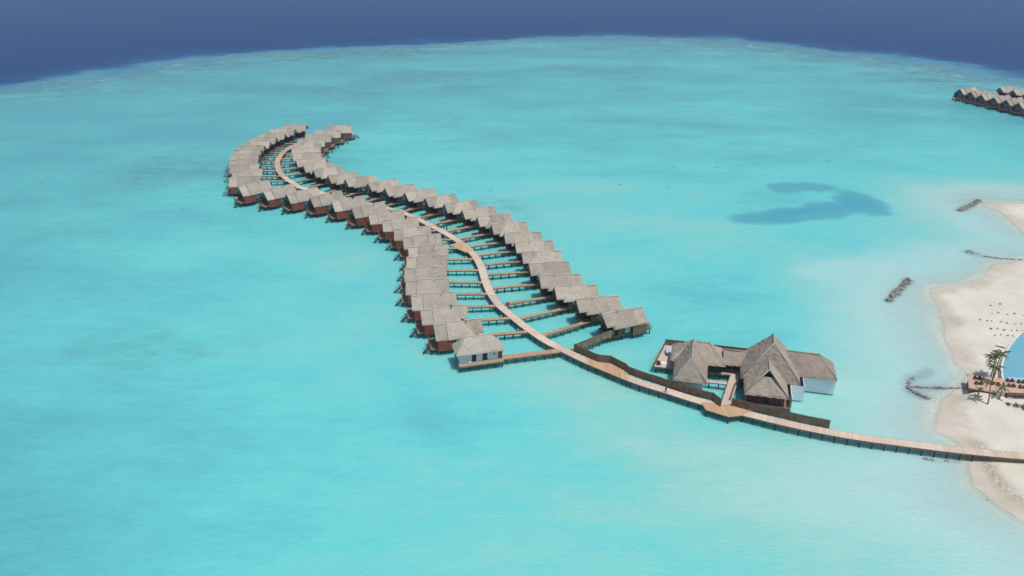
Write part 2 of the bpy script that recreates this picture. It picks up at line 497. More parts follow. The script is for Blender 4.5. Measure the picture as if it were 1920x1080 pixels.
def sea_fields(X, Y):
    off = -shore_sd(X, Y)                             # metres from the shore
    rim = poly_sd(X, Y, RIM)                          # positive inside the lagoon
    wob = vnoise(X, Y, 70, 100) * 26 + vnoise(X, Y, 38, 1) * 26 + vnoise(X, Y, 13, 2) * 16 + vnoise(X, Y, 6, 101) * 8
    rim = rim + wob
    depth = 0.045 * np.clip(off, -50, 9) + 0.034 * np.clip(off - 9, 0, 42)
    depth = np.minimum(depth, 1.85)
    depth = depth + np.where(off > 6, 1, 0) * sstep(6, 40, off) * (vnoise(X * 0.6, Y, 60, 3) * 0.55 + vnoise(X, Y * 1.6, 22, 4) * 0.25)
    # sandy shoal water in the foreground, a little deeper towards the far side
    depth = depth + sstep(40, 120, off) * (sstep(270, 460, Y) * 0.55 + sstep(420, 640, Y) * 0.45)
    depth = depth + sstep(-25, -170, X) * (0.75 + 0.3 * sstep(180, 90, Y)) * sstep(700, 420, Y)  # deeper left lagoon; also puts darkening towards the view's edge into the colour
    depth = depth + 0.50 * sstep(-15, -85, X) * sstep(215, 110, Y)  # darkening of the view's lower-left corner, painted in as extra depth
    depth = depth - 0.25 * sstep(205, 150, Y) * sstep(-75, -15, X) * sstep(20, 50, off)
    depth = depth - 0.6 * np.exp(-((seg_d(X, Y, [(-8, 172), (18, 158), (34, 140), (58, 126)]) + 10 * vnoise(X, Y, 25, 51)) / 14) ** 2)
    depth = depth + 0.38 * np.exp(-((seg_d(X, Y, [(-26, 166), (-20, 150), (-14, 140)]) + 5 * vnoise(X, Y, 15, 52)) / 6) ** 2)
    depth = depth - 0.35 * np.exp(-(((X + 20) / 90) ** 2 + ((Y - 235) / 55) ** 2))
    # the blue holes in the sand
    h1 = seg_d(X, Y, HOLE[0]) + vnoise(X, Y, 14, 5) * 6 + vnoise(X, Y, 6, 55) * 2
    h2 = seg_d(X, Y, HOLE[1]) + vnoise(X, Y, 12, 6) * 5
    h3 = np.hypot((X - 137) / 0.85, (Y - 301) / 1.45) + vnoise(X, Y, 12, 7) * 6
    h1 = h1 + vnoise(X, Y, 3.4, 71) * 2.5; h3 = h3 + vnoise(X, Y, 4, 72) * 3; h2 = h2 + vnoise(X, Y, 3.4, 73) * 2.5
    hole = np.maximum.reduce([sstep(9.5, 2.5, h1), 0.8 * sstep(8.5, 2.0, h2), sstep(14, 5, h3)])
    depth = depth + hole * (2.1 + 1.2 * vnoise(X * .6, Y, 7, 105))
    # reef flat and drop-off
    coral = sstep(110, 15, rim) * (0.62 + 0.9 * vnoise(X * .6, Y * 1.5, 17, 8) + 0.9 * vnoise(X * .6, Y, 6, 9))
    coral = np.maximum(coral, sstep(-22, -6, rim) * sstep(34, 8, rim) * (0.95 + 0.9 * vnoise(X * .5, Y, 12, 61)))
    coral = np.clip(coral, 0, 1)
    depth = depth + sstep(26, -30, rim) * 2.6 + sstep(2, -95, rim) * 28
    # scattered coral heads over the lagoon floor
    pt = vnoise(X, Y, 90, 10) + 0.5 * vnoise(X, Y, 30, 11)
    heads = sstep(0.10, 0.42, pt) * sstep(70, 160, off) * sstep(210, 330, Y)
    coral = np.maximum(coral, 0.42 * heads)
    pr = np.exp(-(((X + 120) / 62) ** 2 + ((Y - 697 - 0.25 * (X + 120)) / 13) ** 2))
    coral = np.clip(coral + 0.9 * pr * (0.6 + vnoise(X, Y, 12, 12)), 0, 1)
    # milky water stirred up along the beach
    mm = sstep(48, 4, off) * (0.62 + 0.9 * vnoise(X, Y, 22, 13) + 0.5 * vnoise(X, Y, 8, 14))
    tongue = seg_d(X, Y, [(100, 233), (112, 236), (128, 238), (146, 242)]) + vnoise(X, Y, 9, 15) * 8
    mm = np.maximum(mm, 0.8 * sstep(17, 3, tongue))
    tongue2 = seg_d(X, Y, [(84, 118), (88, 108), (92, 100)]) + vnoise(X, Y, 9, 16) * 8
    mm = np.maximum(mm, 0.6 * sstep(20, 3, tongue2))
    milk = np.clip(mm, 0, 1)
    st = np.exp(-(((X + 90) / 34) ** 2 + ((Y - 183) / 16) ** 2)) * (0.35 + vnoise(X * .5, Y, 7, 53) + 0.7 * vnoise(X, Y, 3.2, 54))
    coral = np.clip(np.maximum(coral, 0.38 * st), 0, 1)
    # surf along the swash line
    fo = np.exp(-((off - 1.3 - 2.0 * (vnoise(X, Y, 7, 17) + .2)) / 1.1) ** 2)
    fo = fo * sstep(-0.28, 0.25, vnoise(X, Y, 15, 18) + 0.6 * vnoise(X, Y, 3.5, 19))
    extra = np.exp(-(((X - 116) / 2.6) ** 2 + ((Y - 189) / 9) ** 2)) + np.exp(-(((X - 98.6) / 2.2) ** 2 + ((Y - 155) / 3) ** 2)) \
        + np.exp(-(((X - 131) / 7) ** 2 + ((Y - 221.5) / 1.6) ** 2)) + np.exp(-(((X - 183) / 3) ** 2 + ((Y - 272) / 8) ** 2)) + np.exp(-(((X - 109.5) / 2.2) ** 2 + ((Y - 169.5) / 4) ** 2))
    fo2 = np.exp(-((off - 5.0 - 4.0 * vnoise(X, Y, 10, 95)) / 0.8) ** 2) * sstep(0.05, 0.4, vnoise(X, Y, 18, 96) + .5 * vnoise(X, Y, 4, 97))
    fo = np.maximum(fo, 0.55 * fo2)
    fo = np.clip(fo * 0.9 + 0.8 * extra * sstep(-0.35, 0.4, vnoise(X, Y, 2.6, 20) + vnoise(X, Y, 6, 21)), 0, 1) * (off > -1.5)
    halo = np.full(X.shape, 1e9)
    for pts in ([(109.6, 210.3), (115.5, 217.2), (121.6, 224.6)], [(171, 290.6), (178, 296.4), (184.5, 302)],
                [(101.8, 169.8), (98, 168), (95, 165.5), (93.4, 162), (94.6, 159.6), (96.4, 157.8)], [(152, 249), (155, 246)], [(94.5, 162.8), (99, 162.4), (104, 162.2)]):
        halo = np.minimum(halo, seg_d(X, Y, pts))
    coral = np.maximum(coral, 0.95 * sstep(2.9, 0.5, halo + 1.6 * vnoise(X, Y, 2.2, 91)))
    surf = np.exp(-((rim - 14 - 12 * vnoise(X, Y, 40, 81)) / 1.8) ** 2) * sstep(0.12, 0.4, vnoise(X, Y, 30, 82) + 0.5 * vnoise(X, Y, 9, 83))
    fo = np.maximum(fo, 0.75 * surf)
    return off, depth, coral, milk, fo

def axis(core0, core1, step, far, lo=None):
    a = list(np.arange(core0, core1 + 0.1, step))
    g_, s = core1, step
    while g_ < far:
        s *= 1.35; g_ += s; a.append(g_)
    g_, s = core0, step
    while g_ > (lo if lo is not None else -far):
        s *= 1.35; g_ -= s; a.insert(0, g_)
    return np.array(a)

def grid_mesh(name, xs, ys, Z, mat, attrs=None, keep=None):
    nx, ny = len(xs), len(ys)
    X, Y = np.meshgrid(xs, ys)
    co = np.stack([X, Y, Z], -1).reshape(-1, 3)
    i = np.arange(nx * ny).reshape(ny, nx)
    q = np.stack([i[:-1, :-1], i[:-1, 1:], i[1:, 1:], i[1:, :-1]], -1).reshape(-1, 4)
    if keep is not None:
        kk = keep.reshape(-1)[q].any(1); q = q[kk]
        used = np.unique(q); rem = np.full(nx * ny, -1); rem[used] = np.arange(len(used))
        q = rem[q]; co = co[used]
    else:
        used = np.arange(nx * ny)
    me = bpy.data.meshes.new(name)
    me.vertices.add(len(co)); me.vertices.foreach_set("co", co.ravel())
    me.loops.add(q.size); me.loops.foreach_set("vertex_index", q.ravel().astype(np.int32))
    me.polygons.add(len(q)); me.polygons.foreach_set("loop_start", np.arange(0, q.size, 4, dtype=np.int32))
    me.polygons.foreach_set("loop_total", np.full(len(q), 4, np.int32))
    me.polygons.foreach_set("use_smooth", np.ones(len(q), bool))
    for k, a in (attrs or {}).items():
        at = me.attributes.new(k, 'FLOAT', 'POINT')
        at.data.foreach_set("value", a.reshape(-1)[used].astype(np.float32))
    me.materials.append(mat)
    me.update(calc_edges=True); me.validate()
    return me

# ------------------------------------------------------------------ water material
def water_material():
    m, nt, nn, ll, b = new_mat("lagoon_water")
    geo = N(nt, "ShaderNodeNewGeometry"); pos = geo.outputs["Position"]
    def at(n):
        a = N(nt, "ShaderNodeAttribute", attribute_name=n); return a.outputs["Fac"]
    # sand ripples and streaks on the bottom read as small changes of depth
    s1 = noise_n(nt, pos, 0.014, 4.0, 0.55, (1.0, 1.9, 1, 0.35))
    s2 = noise_n(nt, pos, 0.06, 4.0, 0.6, (0.7, 1.7, 1, -0.25))
    dv = math_n(nt, 'ADD', math_n(nt, 'MULTIPLY', math_n(nt, 'SUBTRACT', s1, 0.5), 2.2),
                math_n(nt, 'MULTIPLY', math_n(nt, 'SUBTRACT', s2, 0.5), 0.75))
    s3 = noise_n(nt, pos, 0.22, 6.0, 0.68, (0.55, 1.5, 1, 0.12))
    dv = math_n(nt, 'ADD', dv, math_n(nt, 'MULTIPLY', math_n(nt, 'SUBTRACT', s3, 0.5), 1.15))
    s4 = noise_n(nt, pos, 0.9, 4.0, 0.7, (0.45, 1.5, 1, 0.2))  # surface ripple streaks painted into the colour as fine depth changes
    dv = math_n(nt, 'ADD', dv, math_n(nt, 'MULTIPLY', math_n(nt, 'SUBTRACT', s4, 0.5), 0.55))
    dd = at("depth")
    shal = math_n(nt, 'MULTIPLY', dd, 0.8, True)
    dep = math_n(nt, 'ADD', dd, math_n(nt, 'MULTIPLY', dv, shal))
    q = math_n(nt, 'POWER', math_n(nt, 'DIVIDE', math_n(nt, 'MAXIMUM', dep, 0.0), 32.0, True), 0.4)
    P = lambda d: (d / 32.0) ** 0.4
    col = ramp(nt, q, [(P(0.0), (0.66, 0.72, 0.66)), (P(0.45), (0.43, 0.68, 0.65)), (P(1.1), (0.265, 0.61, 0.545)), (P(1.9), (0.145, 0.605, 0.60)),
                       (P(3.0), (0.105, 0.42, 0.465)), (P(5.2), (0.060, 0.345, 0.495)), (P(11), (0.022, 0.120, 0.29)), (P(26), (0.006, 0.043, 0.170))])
    # coral and weed on the floor, seen through the water
    cn = noise_n(nt, pos, 0.16, 5.0, 0.7, (0.75, 1.4, 1, 0.1))
    cf = math_n(nt, 'MULTIPLY', at("coral"), ramp(nt, cn, [(0.38, (0.12, 0.12, 0.12)), (0.58, (1, 1, 1))]))
    shallow = ramp(nt, q, [(P(3.5), (1, 1, 1)), (P(12), (0, 0, 0))])
    col = mixc(nt, math_n(nt, 'MULTIPLY', math_n(nt, 'MULTIPLY', cf, 0.85), shallow), col, (0.10, 0.175, 0.205))
    col = mixc(nt, math_n(nt, 'MULTIPLY', at("milk"), 0.6), col, (0.47, 0.69, 0.685))
    sw = noise_n(nt, pos, 0.035, 5.0, 0.7, (0.35, 1.6, 1, 0.3))
    col = mixc(nt, math_n(nt, 'MULTIPLY', ramp(nt, q, [(P(6), (0, 0, 0)), (P(16), (1, 1, 1))]), 0.5), col, ramp(nt, sw, [(0.35, (0.010, 0.040, 0.15)), (0.65, (0.016, 0.066, 0.22))]))
    # small dark coral heads
    vor = N(nt, "ShaderNodeTexVoronoi"); vor.inputs["Scale"].default_value = 0.11
    ll.new(pos, vor.inputs["Vector"])
    vsel = N(nt, "ShaderNodeSeparateColor"); ll.new(vor.outputs["Color"], vsel.inputs[0])
    wob = math_n(nt, 'ADD', vor.outputs["Distance"], math_n(nt, 'MULTIPLY', math_n(nt, 'SUBTRACT', cn, 0.5), 0.5))
    dot = math_n(nt, 'MULTIPLY', math_n(nt, 'LESS_THAN', wob, 0.10), math_n(nt, 'LESS_THAN', vsel.outputs[0], 0.22))
    py = N(nt, "ShaderNodeSeparateXYZ"); ll.new(pos, py.inputs[0])
    dot = math_n(nt, 'MULTIPLY', dot, math_n(nt, 'MULTIPLY', math_n(nt, 'GREATER_THAN', py.outputs[1], 290.0), shallow))
    col = mixc(nt, math_n(nt, 'MULTIPLY', dot, 0.4), col, (0.07, 0.21, 0.26))
    # foam
    fn = noise_n(nt, pos, 0.9, 6.0, 0.75)
    ff = math_n(nt, 'MULTIPLY', at("foam"), ramp(nt, fn, [(0.36, (0, 0, 0)), (0.62, (1, 1, 1))]))
    col = mixc(nt, ff, col, (0.82, 0.84, 0.84))
    ll.new(col, b.inputs["Base Color"])
    b.inputs["Roughness"].default_value = 0.22
    b.inputs["IOR"].default_value = 1.33
    # open sea is rougher: its wave faces mirror less of the low sky
    ll.new(ramp(nt, q, [(P(2.0), (0.24,) * 3), (P(14), (0.03,) * 3)]), b.inputs["Specular IOR Level"])
    # light spreads sideways in the water and over the white sand before it comes back
    b.subsurface_method = 'BURLEY'
    b.inputs["Subsurface Weight"].default_value = 0.85
    b.inputs["Subsurface Radius"].default_value = (0.35, 1.0, 1.1)
    b.inputs["Subsurface Scale"].default_value = 2.2
    # wind ripples
    r1 = noise_n(nt, pos, 0.55, 4.0, 0.6, (1.0, 2.2, 1, 0.3))
    r2 = noise_n(nt, pos, 2.2, 3.0, 0.6, (1.0, 1.8, 1, 0.15))
    hh = math_n(nt, 'ADD', r1, math_n(nt, 'MULTIPLY', r2, 0.35))
    bump(nt, b, hh, 0.6, 0.5)
    # clear at the edge, the water body closes over the sand with depth
    tr = N(nt, "ShaderNodeBsdfTransparent"); tr.inputs[0].default_value = (0.93, 0.985, 0.985, 1)
    mx = N(nt, "ShaderNodeMixShader")
    body = ramp(nt, math_n(nt, 'DIVIDE', dep, 1.25, True), [(0.0, (0.2, 0.2, 0.2)), (0.18, (0.75, 0.75, 0.75)), (0.5, (0.97, 0.97, 0.97)), (0.9, (1, 1, 1))])
    body = math_n(nt, 'MAXIMUM', body, math_n(nt, 'MULTIPLY', at("milk"), 0.45))
    body = math_n(nt, 'MAXIMUM', body, ff)
    edge = math_n(nt, 'MULTIPLY', math_n(nt, 'ADD', dd, 0.02), 14.0, True)
    ll.new(math_n(nt, 'MULTIPLY', body, edge), mx.inputs[0])
    ll.new(tr.outputs[0], mx.inputs[1]); ll.new(b.outputs[0], mx.inputs[2])
    ll.new(mx.outputs[0], nn["Material Output"].inputs["Surface"])
    return m

xs = axis(-420, 430, 2.5, 9000)
ys = axis(84, 800, 2.5, 12000, -400)
# finer towards the beach
xs = np.unique(np.concatenate([xs, np.arange(86, 150, 1.0)]))
ys = np.unique(np.concatenate([ys, np.arange(104, 250, 1.0)]))
X, Y = np.meshgrid(xs, ys)
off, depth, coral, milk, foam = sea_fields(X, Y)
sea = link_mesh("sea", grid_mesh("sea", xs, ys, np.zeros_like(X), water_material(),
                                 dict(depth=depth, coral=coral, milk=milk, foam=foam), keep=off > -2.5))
tag(sea, "calm turquoise lagoon water turning deep blue beyond the reef", kind="structure")

# ------------------------------------------------------------------ beach and lagoon floor (one sheet)
def land_z(X, Y):
    d = shore_sd(X, Y)
    z = np.where(d > 0, 1.25 * (1 - np.exp(-np.clip(d, 0, 200) / 11)), np.maximum(d * 0.05, -0.45) + np.clip(d + 9, -60, 0) * 0.034)
    z = np.maximum(z, -2.6)
    z = z + sstep(1, 6, d) * (vnoise(X, Y, 9, 31) * 0.16 + vnoise(X, Y, 3.3, 32) * 0.05)
    z = z + sstep(1, 4, d) * 1.5 * np.exp(-(((X - 108.3) / 4.6) ** 2 + ((Y - 157.6) / 3.4) ** 2))
    return z, d

def land_h(x, y):
    z, _ = land_z(np.array([[float(x)]]), np.array([[float(y)]]))
    return float(z[0, 0])

def sand_material():
    m, nt, nn, ll, b = new_mat("coral_sand")
    geo = N(nt, "ShaderNodeNewGeometry"); pos = geo.outputs["Position"]
    a = N(nt, "ShaderNodeAttribute", attribute_name="inland")
    n1 = noise_n(nt, pos, 0.12, 5.0, 0.6)
    n2 = noise_n(nt, pos, 1.6, 4.0, 0.7)
    dry = ramp(nt, math_n(nt, 'ADD', math_n(nt, 'MULTIPLY', n1, 0.6), math_n(nt, 'MULTIPLY', n2, 0.4)),
               [(0.35, (0.61, 0.56, 0.455)), (0.66, (0.745, 0.70, 0.595))])
    wet = ramp(nt, n1, [(0.35, (0.52, 0.46, 0.37)), (0.66, (0.63, 0.57, 0.475))])
    d = math_n(nt, 'ADD', a.outputs["Fac"], math_n(nt, 'MULTIPLY', math_n(nt, 'SUBTRACT', n1, 0.5), 9.0))
    k = ramp(nt, math_n(nt, 'DIVIDE', d, 10.0, True), [(0.15, (0, 0, 0)), (0.55, (1, 1, 1))])
    col = mixc(nt, k, wet, dry)
    sub = math_n(nt, 'MULTIPLY', math_n(nt, 'ADD', a.outputs["Fac"], 0.6), -0.8, True)
    col = mixc(nt, sub, col, (0.70, 0.665, 0.56))
    # line of dry weed left by the tide
    wk = N(nt, "ShaderNodeAttribute", attribute_name="wrack")
    wf = math_n(nt, 'MULTIPLY', wk.outputs["Fac"], ramp(nt, n2, [(0.35, (0.1, 0.1, 0.1)), (0.6, (1, 1, 1))]))
    col = mixc(nt, math_n(nt, 'MULTIPLY', wf, 0.75), col, (0.26, 0.20, 0.145))
    # footprints and raked marks
    n3 = noise_n(nt, pos, 3.5, 3.0, 0.7)
    col = mixc(nt, math_n(nt, 'MULTIPLY', ramp(nt, n3, [(0.62, (0, 0, 0)), (0.70, (1, 1, 1))]), 0.15), col, (0.36, 0.32, 0.27))
    ll.new(col, b.inputs["Base Color"])
    b.inputs["Roughness"].default_value = 0.95
    b.inputs["Specular IOR Level"].default_value = 0.15
    bump(nt, b, math_n(nt, 'ADD', n2, math_n(nt, 'MULTIPLY', n3, 0.5)), 0.5, 0.10)
    return m

bx = np.unique(np.concatenate([axis(60, 240, 2.0, 470, 30), np.arange(86, 150, 1.0)]))
by = np.unique(np.concatenate([axis(84, 330, 2.0, 360, -80), np.arange(104, 250, 1.0)]))
BX, BY = np.meshgrid(bx, by)
bz, bd = land_z(BX, BY)
wrack = np.exp(-((seg_d(BX, BY, [(98.2, 139.5), (96.6, 134), (95.8, 129), (95.6, 126), (96, 122.5), (97.5, 118.5), (99, 113)]) - 0.3) / 1.5) ** 2)
wet2 = np.exp(-((BX - 98.3) / 3.2) ** 2 - ((BY - 148.3) / 3.2) ** 2)
beach = link_mesh("beach", grid_mesh("beach", bx, by, bz, sand_material(), dict(inland=np.where(bd > 0, np.maximum(bd - 6 * wet2, np.minimum(bd, 0.6)), bd), wrack=wrack), keep=bd > -60))
tag(beach, "pale coral sand beach curving along the lagoon", kind="structure")

# ------------------------------------------------------------------ timber walkways
PILE_ME = MB().tube([(0, 0, -2.3), (0, 0, 1.55)], 0.15, 7).mesh("pile", M['pile'])
SLIM_ME = MB().tube([(0, 0, -2.3), (0, 0, 1.6)], 0.115, 6).mesh("slim_pile", M['pile'])

def strip_mesh(C, t, w, z0, z1, mat, off0=None, off1=None):
    """deck along a polyline; off0/off1 lateral limits, default +-w/2"""
    T = tangents(C); Nn = np.stack([-T[:, 1], T[:, 0]], 1)
    o0 = -w / 2 if off0 is None else off0; o1 = w / 2 if off1 is None else off1
    mb = MB()
    Lp = C + Nn * o1; Rp = C + Nn * o0
    for i in range(len(C) - 1):
        l0, l1, r0, r1 = Lp[i], Lp[i + 1], Rp[i], Rp[i + 1]
        uv = [(t[i], o0), (t[i + 1], o0), (t[i + 1], o1), (t[i], o1)]
        mb.face([(*r0, z1), (*r1, z1), (*l1, z1), (*l0, z1)], uv)
        mb.face([(*l0, z0), (*l1, z0), (*r1, z0), (*r0, z0)])
        mb.face([(*r0, z0), (*r1, z0), (*r1, z1), (*r0, z1)])
        mb.face([(*l1, z0), (*l0, z0), (*l0, z1), (*l1, z1)])
    for i in (0, len(C) - 1):
        mb.face([(*Lp[i], z0), (*Rp[i], z0), (*Rp[i], z1), (*Lp[i], z1)])
    return mb.mesh("deck", mat)

jetty = empty("jetty", (0, 0, 0))
tag(jetty, "long curving wooden jetty on piles joining the beach to the villas", "jetty")
C1, t1 = resample(JC, 1.5)
far_i = int(np.argmin(np.hypot(C1[:, 0] + 96.5, C1[:, 1] - 328.8)))
link_mesh("deck", strip_mesh(C1[far_i:], t1[far_i:], 2.36, 1.68, DECK_Z, M['deck']), jetty)
link_mesh("deck", strip_mesh(C1[:far_i + 1], t1[:far_i + 1], 2.36, 1.68, DECK_Z, M['deck_far']), jetty)
link_mesh("edge_beam", strip_mesh(C1, t1, 0, 1.52, 1.765, M['beam'], 1.182, 1.30), jetty)
link_mesh("edge_beam", strip_mesh(C1, t1, 0, 1.52, 1.765, M['beam'], -1.30, -1.182), jetty)
C2, _t = resample(JC, 2.4)
T2 = tangents(C2); N2 = np.stack([-T2[:, 1], T2[:, 0]], 1)
cands = []
for i in range(len(C2)):
    for s in (-1, 1):
        p = C2[i] + N2[i] * s * 1.1
        if p[0] < 94.5: cands.append(p)
cands.sort(key=lambda p: p[0] ** 2 + p[1] ** 2)
for p in cands[:300]:
    link_mesh("pile", PILE_ME, jetty, (p[0], p[1], 0))
if len(cands) > 300:
    mb = MB()
    for p in cands[300:]:
        mb.tube([(p[0], p[1], -2.3), (p[0], p[1], 1.55)], 0.15, 6)
    tag(mb.build("far_piles", M['pile'], jetty), kind="stuff")
# wider landings of newer boards
def landing(poly, mat='deck_orange'):
    mb = MB().prism(poly, 1.55, DECK_Z + 0.012)
    o = mb.build("landing", M[mat], jetty)
    for k, (x, y) in enumerate(poly):
        link_mesh("pile", PILE_ME, jetty, (x * 0.97 + 0.03 * sum(p[0] for p in poly) / len(poly), y * 0.97 + 0.03 * sum(p[1] for p in poly) / len(poly), 0))
def ccw(P):
    a = sum(P[i][0] * P[(i + 1) % len(P)][1] - P[(i + 1) % len(P)][0] * P[i][1] for i in range(len(P)))
    return P if a > 0 else P[::-1]
landing(ccw([(-20.9, 250.2), (-17.2, 253.7), (-12.6, 245.2), (-15.2, 243.6)]))
landing(ccw([(18.2, 174.1), (21.2, 171.6), (24.2, 170.9), (27.3, 167), (27.3, 163), (23, 166.4), (18.5, 170.4)]))
landing(ccw([(42.6, 153.6), (43.0, 150.3), (47.4, 147.5), (50.8, 148.2), (53.0, 149.9), (49.2, 152.1), (46.6, 152.4)]))

# ------------------------------------------------------------------ villas
ZR = 7.5
def make_villa():
    root = empty("overwater_villa")
    def roof(name, *a, cap=None, **k):
        r = MB().hip_roof(*a, **k).build(name, M['thatch'], root)
        c = MB().tube([(cap[0], 0, cap[2] + 0.03), ((cap[0] + cap[1]) / 2, 0.03, cap[2] + 0.06), (cap[1], 0, cap[2] + 0.02)], 0.17, 6).build("ridge_cap", M['ridge'], r)
        return r
    roof("inner_roof", 0.0, 4.9, -3.0, 3.0, 5.05, ZR, 0, 1.0, cap=(0.0, 3.9, ZR))
    roof("main_roof", 1.9, 9.25, -3.85, 3.85, 4.45, ZR, 3.2, 0, cap=(5.1, 9.25, ZR))
    roof("outer_roof", 9.2, 12.4, -3.5, 3.5, 4.35, 7.12, 0, 0, cap=(9.3, 12.4, 7.12))
    MB().box(0.9, 10.5, -2.95, 2.95, 1.45, 1.78).build("floor", M['beam'], root)
    MB().box(1.35, 5.2, -0.75, 2.5, 1.78, 5.05).build("inner_room", M['dark'], root)
    mb = MB(); mb.box(5.2, 10.4, -2.75, 2.75, 1.78, 4.75)
    mb.build("main_room", M['dark'], root)
    g1 = MB(); g1.face([(1.35, -2.3, 5.1), (1.35, 2.3, 5.1), (1.35, 0, 7.05)]); g1.face([(1.42, 0, 7.05), (1.42, 2.3, 5.1), (1.42, -2.3, 5.1)])
    g1.build("gable_glazing", M['glass'], root)
    for x in (0.25, 12.15):
        zz = ZR - 0.28 if x < 5 else 6.84
        h, e = (2.75, 4.95) if x < 5 else (3.2, 4.25)
        tr = MB()
        tr.bar((x, 0, zz), (x, h, e), 0.14, 0.2).bar((x, 0, zz), (x, -h, e), 0.14, 0.2)
        tr.bar((x, -h * .85, e + .35), (x, h * .85, e + .35), 0.12, 0.16).bar((x, 0, e + .3), (x, 0, zz), 0.12, 0.12)
        tr.bar((x, 0, e + .4), (x, h * .5, (e + zz) / 2), 0.1, 0.1).bar((x, 0, e + .4), (x, -h * .5, (e + zz) / 2), 0.1, 0.1)
        tr.build("gable_truss", M['truss'], root)
    d = MB().box(5.12, 5.19, -2.3, -1.0, 1.8, 4.1).build("door", M['red'], root)
    MB().box(5.05, 5.12, -1.2, -1.1, 2.7, 3.0).build("handle", M['truss'], d)
    MB().box(3.4, 5.1, -2.95, -2.85, 1.8, 4.2).build("entrance_screen", M['brown'], root)
    for s in (-1, 1):
        w = M['red'] if s > 0 else M['brown']
        y0, y1 = sorted((s * 3.5, s * 3.66))
        MB().box(7.55, 11.85, y0, y1, 1.3, 4.0).build("screen_wall", w, root)
        y0, y1 = sorted((s * 2.76, s * 2.82))
        MB().box(5.6, 7.2, y0, y1, 2.05, 4.3).build("window", M['blind'], root)
    MB().box(11.78, 11.86, 1.9, 3.49, 1.5, 3.95).build("screen_return", M['red'], root)
    gd = MB().box(10.41, 10.47, -2.4, 2.4, 1.85, 4.4).build("glass_door", M['glass'], root)
    MB().box(10.47, 10.52, -0.05, 0.05, 1.85, 4.4).build("door_frame", M['truss'], gd)
    MB().box(10.5, 13.7, -2.95, 2.95, 1.5, 1.7).build("deck", M['deck_tan'], root)
    rl = MB()
    for y in np.linspace(-2.8, 2.8, 5):
        if abs(y - 1.4) > 0.3: rl.box(13.7, 13.8, y - .05, y + .05, 1.7, 2.65)
    rl.box(13.68, 13.82, -2.85, 0.75, 2.6, 2.7).box(13.72, 13.78, -2.85, 0.75, 2.1, 2.18)
    rl.box(13.68, 13.82, 2.0, 2.85, 2.6, 2.7)
    rl.box(11.9, 13.8, -2.9, -2.8, 2.6, 2.7).box(11.9, 13.8, -2.88, -2.82, 2.1, 2.18)
    rl.build("railing", M['red'], root)
    st = MB()
    st.bar((13.9, 0.95, 1.6), (16.3, 0.95, -0.6), 0.08, 0.22).bar((13.9, 1.85, 1.6), (16.3, 1.85, -0.6), 0.08, 0.22)
    for k in range(8):
        f_ = k / 8
        st.box(13.9 + 2.3 * f_, 14.15 + 2.3 * f_, 0.95, 1.85, 1.5 - 2.1 * f_, 1.56 - 2.1 * f_)
    st.bar((13.9, 1.9, 2.5), (15.6, 1.9, 0.95), 0.07).bar((13.9, 0.9, 2.5), (15.6, 0.9, 0.95), 0.07)
    st.build("steps", M['dark'], root)
    for x in (1.4, 4.9, 8.2, 11.2, 13.5):
        for y in (-2.6, 0.0, 2.6):
            o = link_mesh("pile", PILE_ME, root, (x, y, -0.06)); kid(root, o)
    return root

R_ROW = [(23.4, 186.8, 25), (17.3, 195.4, 16), (11.9, 203.8, 12), (7.8, 211.3, 11), (5.0, 220.2, 11), (3.0, 229.8, 9), (0.9, 238.2, 10),
         (-2.6, 246.8, 11), (-6.9, 254.7, 15), (-12.0, 262.4, 18), (-17.7, 270.0, 22), (-24.5, 276.7, 25), (-32.1, 283.0, 29), (-40.4, 289.5, 32),
         (-48.8, 295.3, 35), (-56.3, 301.5, 36), (-66.4, 308.0, 34), (-74.2, 312.4, 33), (-82.0, 320.6, 30), (-87.9, 327.9, 27), (-93.1, 336.7, 23),
         (-97.0, 345.8, 20), (-99.4, 354.0, 15), (-100.8, 362.6, 12), (-101.0, 372.2, 10), (-99.8, 381.8, 8), (-97.0, 390.7, 8), (-93.2, 400.2, 8)]
L_ROW = [(-7.9, 184.0, -166), (-12.1, 192.5, -168), (-15.5, 200.9, -171), (-18.0, 209.7, -175), (-19.4, 218.4, -178), (-19.9, 227.3, -176), (-20.4, 236.2, -173),
         (-23.3, 245.5, -170), (-27.3, 253.4, -171), (-32.5, 261.9, -167), (-38.8, 270.7, -161), (-46.6, 278.7, -153), (-55.0, 285.4, -152),
         (-64.6, 291.3, -148), (-74.9, 296.2, -146), (-85.5, 300.8, -139), (-96.2, 305.2, -139),
         (-101.4, 312.6, -172), (-103.0, 321.2, -176), (-106.6, 329.2, 180), (-109.4, 337.2, 179), (-111.4, 345.2, 179), (-112.6, 352.8, 179),
         (-113.4, 360.3, 179), (-112.9, 368.1, 179), (-112.2, 376.0, 178), (-110.2, 384.6, 177), (-107.4, 392.7, 176), (-103.6, 401.5, 174)]

ORD = ["", "first", "second", "third", "fourth", "fifth", "sixth", "seventh", "eighth", "ninth", "tenth", "eleventh", "twelfth", "thirteenth",
       "fourteenth", "fifteenth", "sixteenth", "seventeenth", "eighteenth", "nineteenth", "twentieth", "twenty-first", "twenty-second",
       "twenty-third", "twenty-fourth", "twenty-fifth", "twenty-sixth", "twenty-seventh", "twenty-eighth", "twenty-ninth"]

proto = make_villa()
first = [True]
def place_villa(x, y, a, label, group):
    if first[0]:
        o = proto; first[0] = False
    else:
        o = copy_tree(proto)
    o.location = (x, y, rng.uniform(-.12, .12)); o.rotation_euler = (0, 0, R_(a + rng.uniform(-1.4, 1.4)))
    o.scale = (1, rng.uniform(.97, 1.03), rng.uniform(.98, 1.02))
    tag(o, label, "villa", group)
    return o

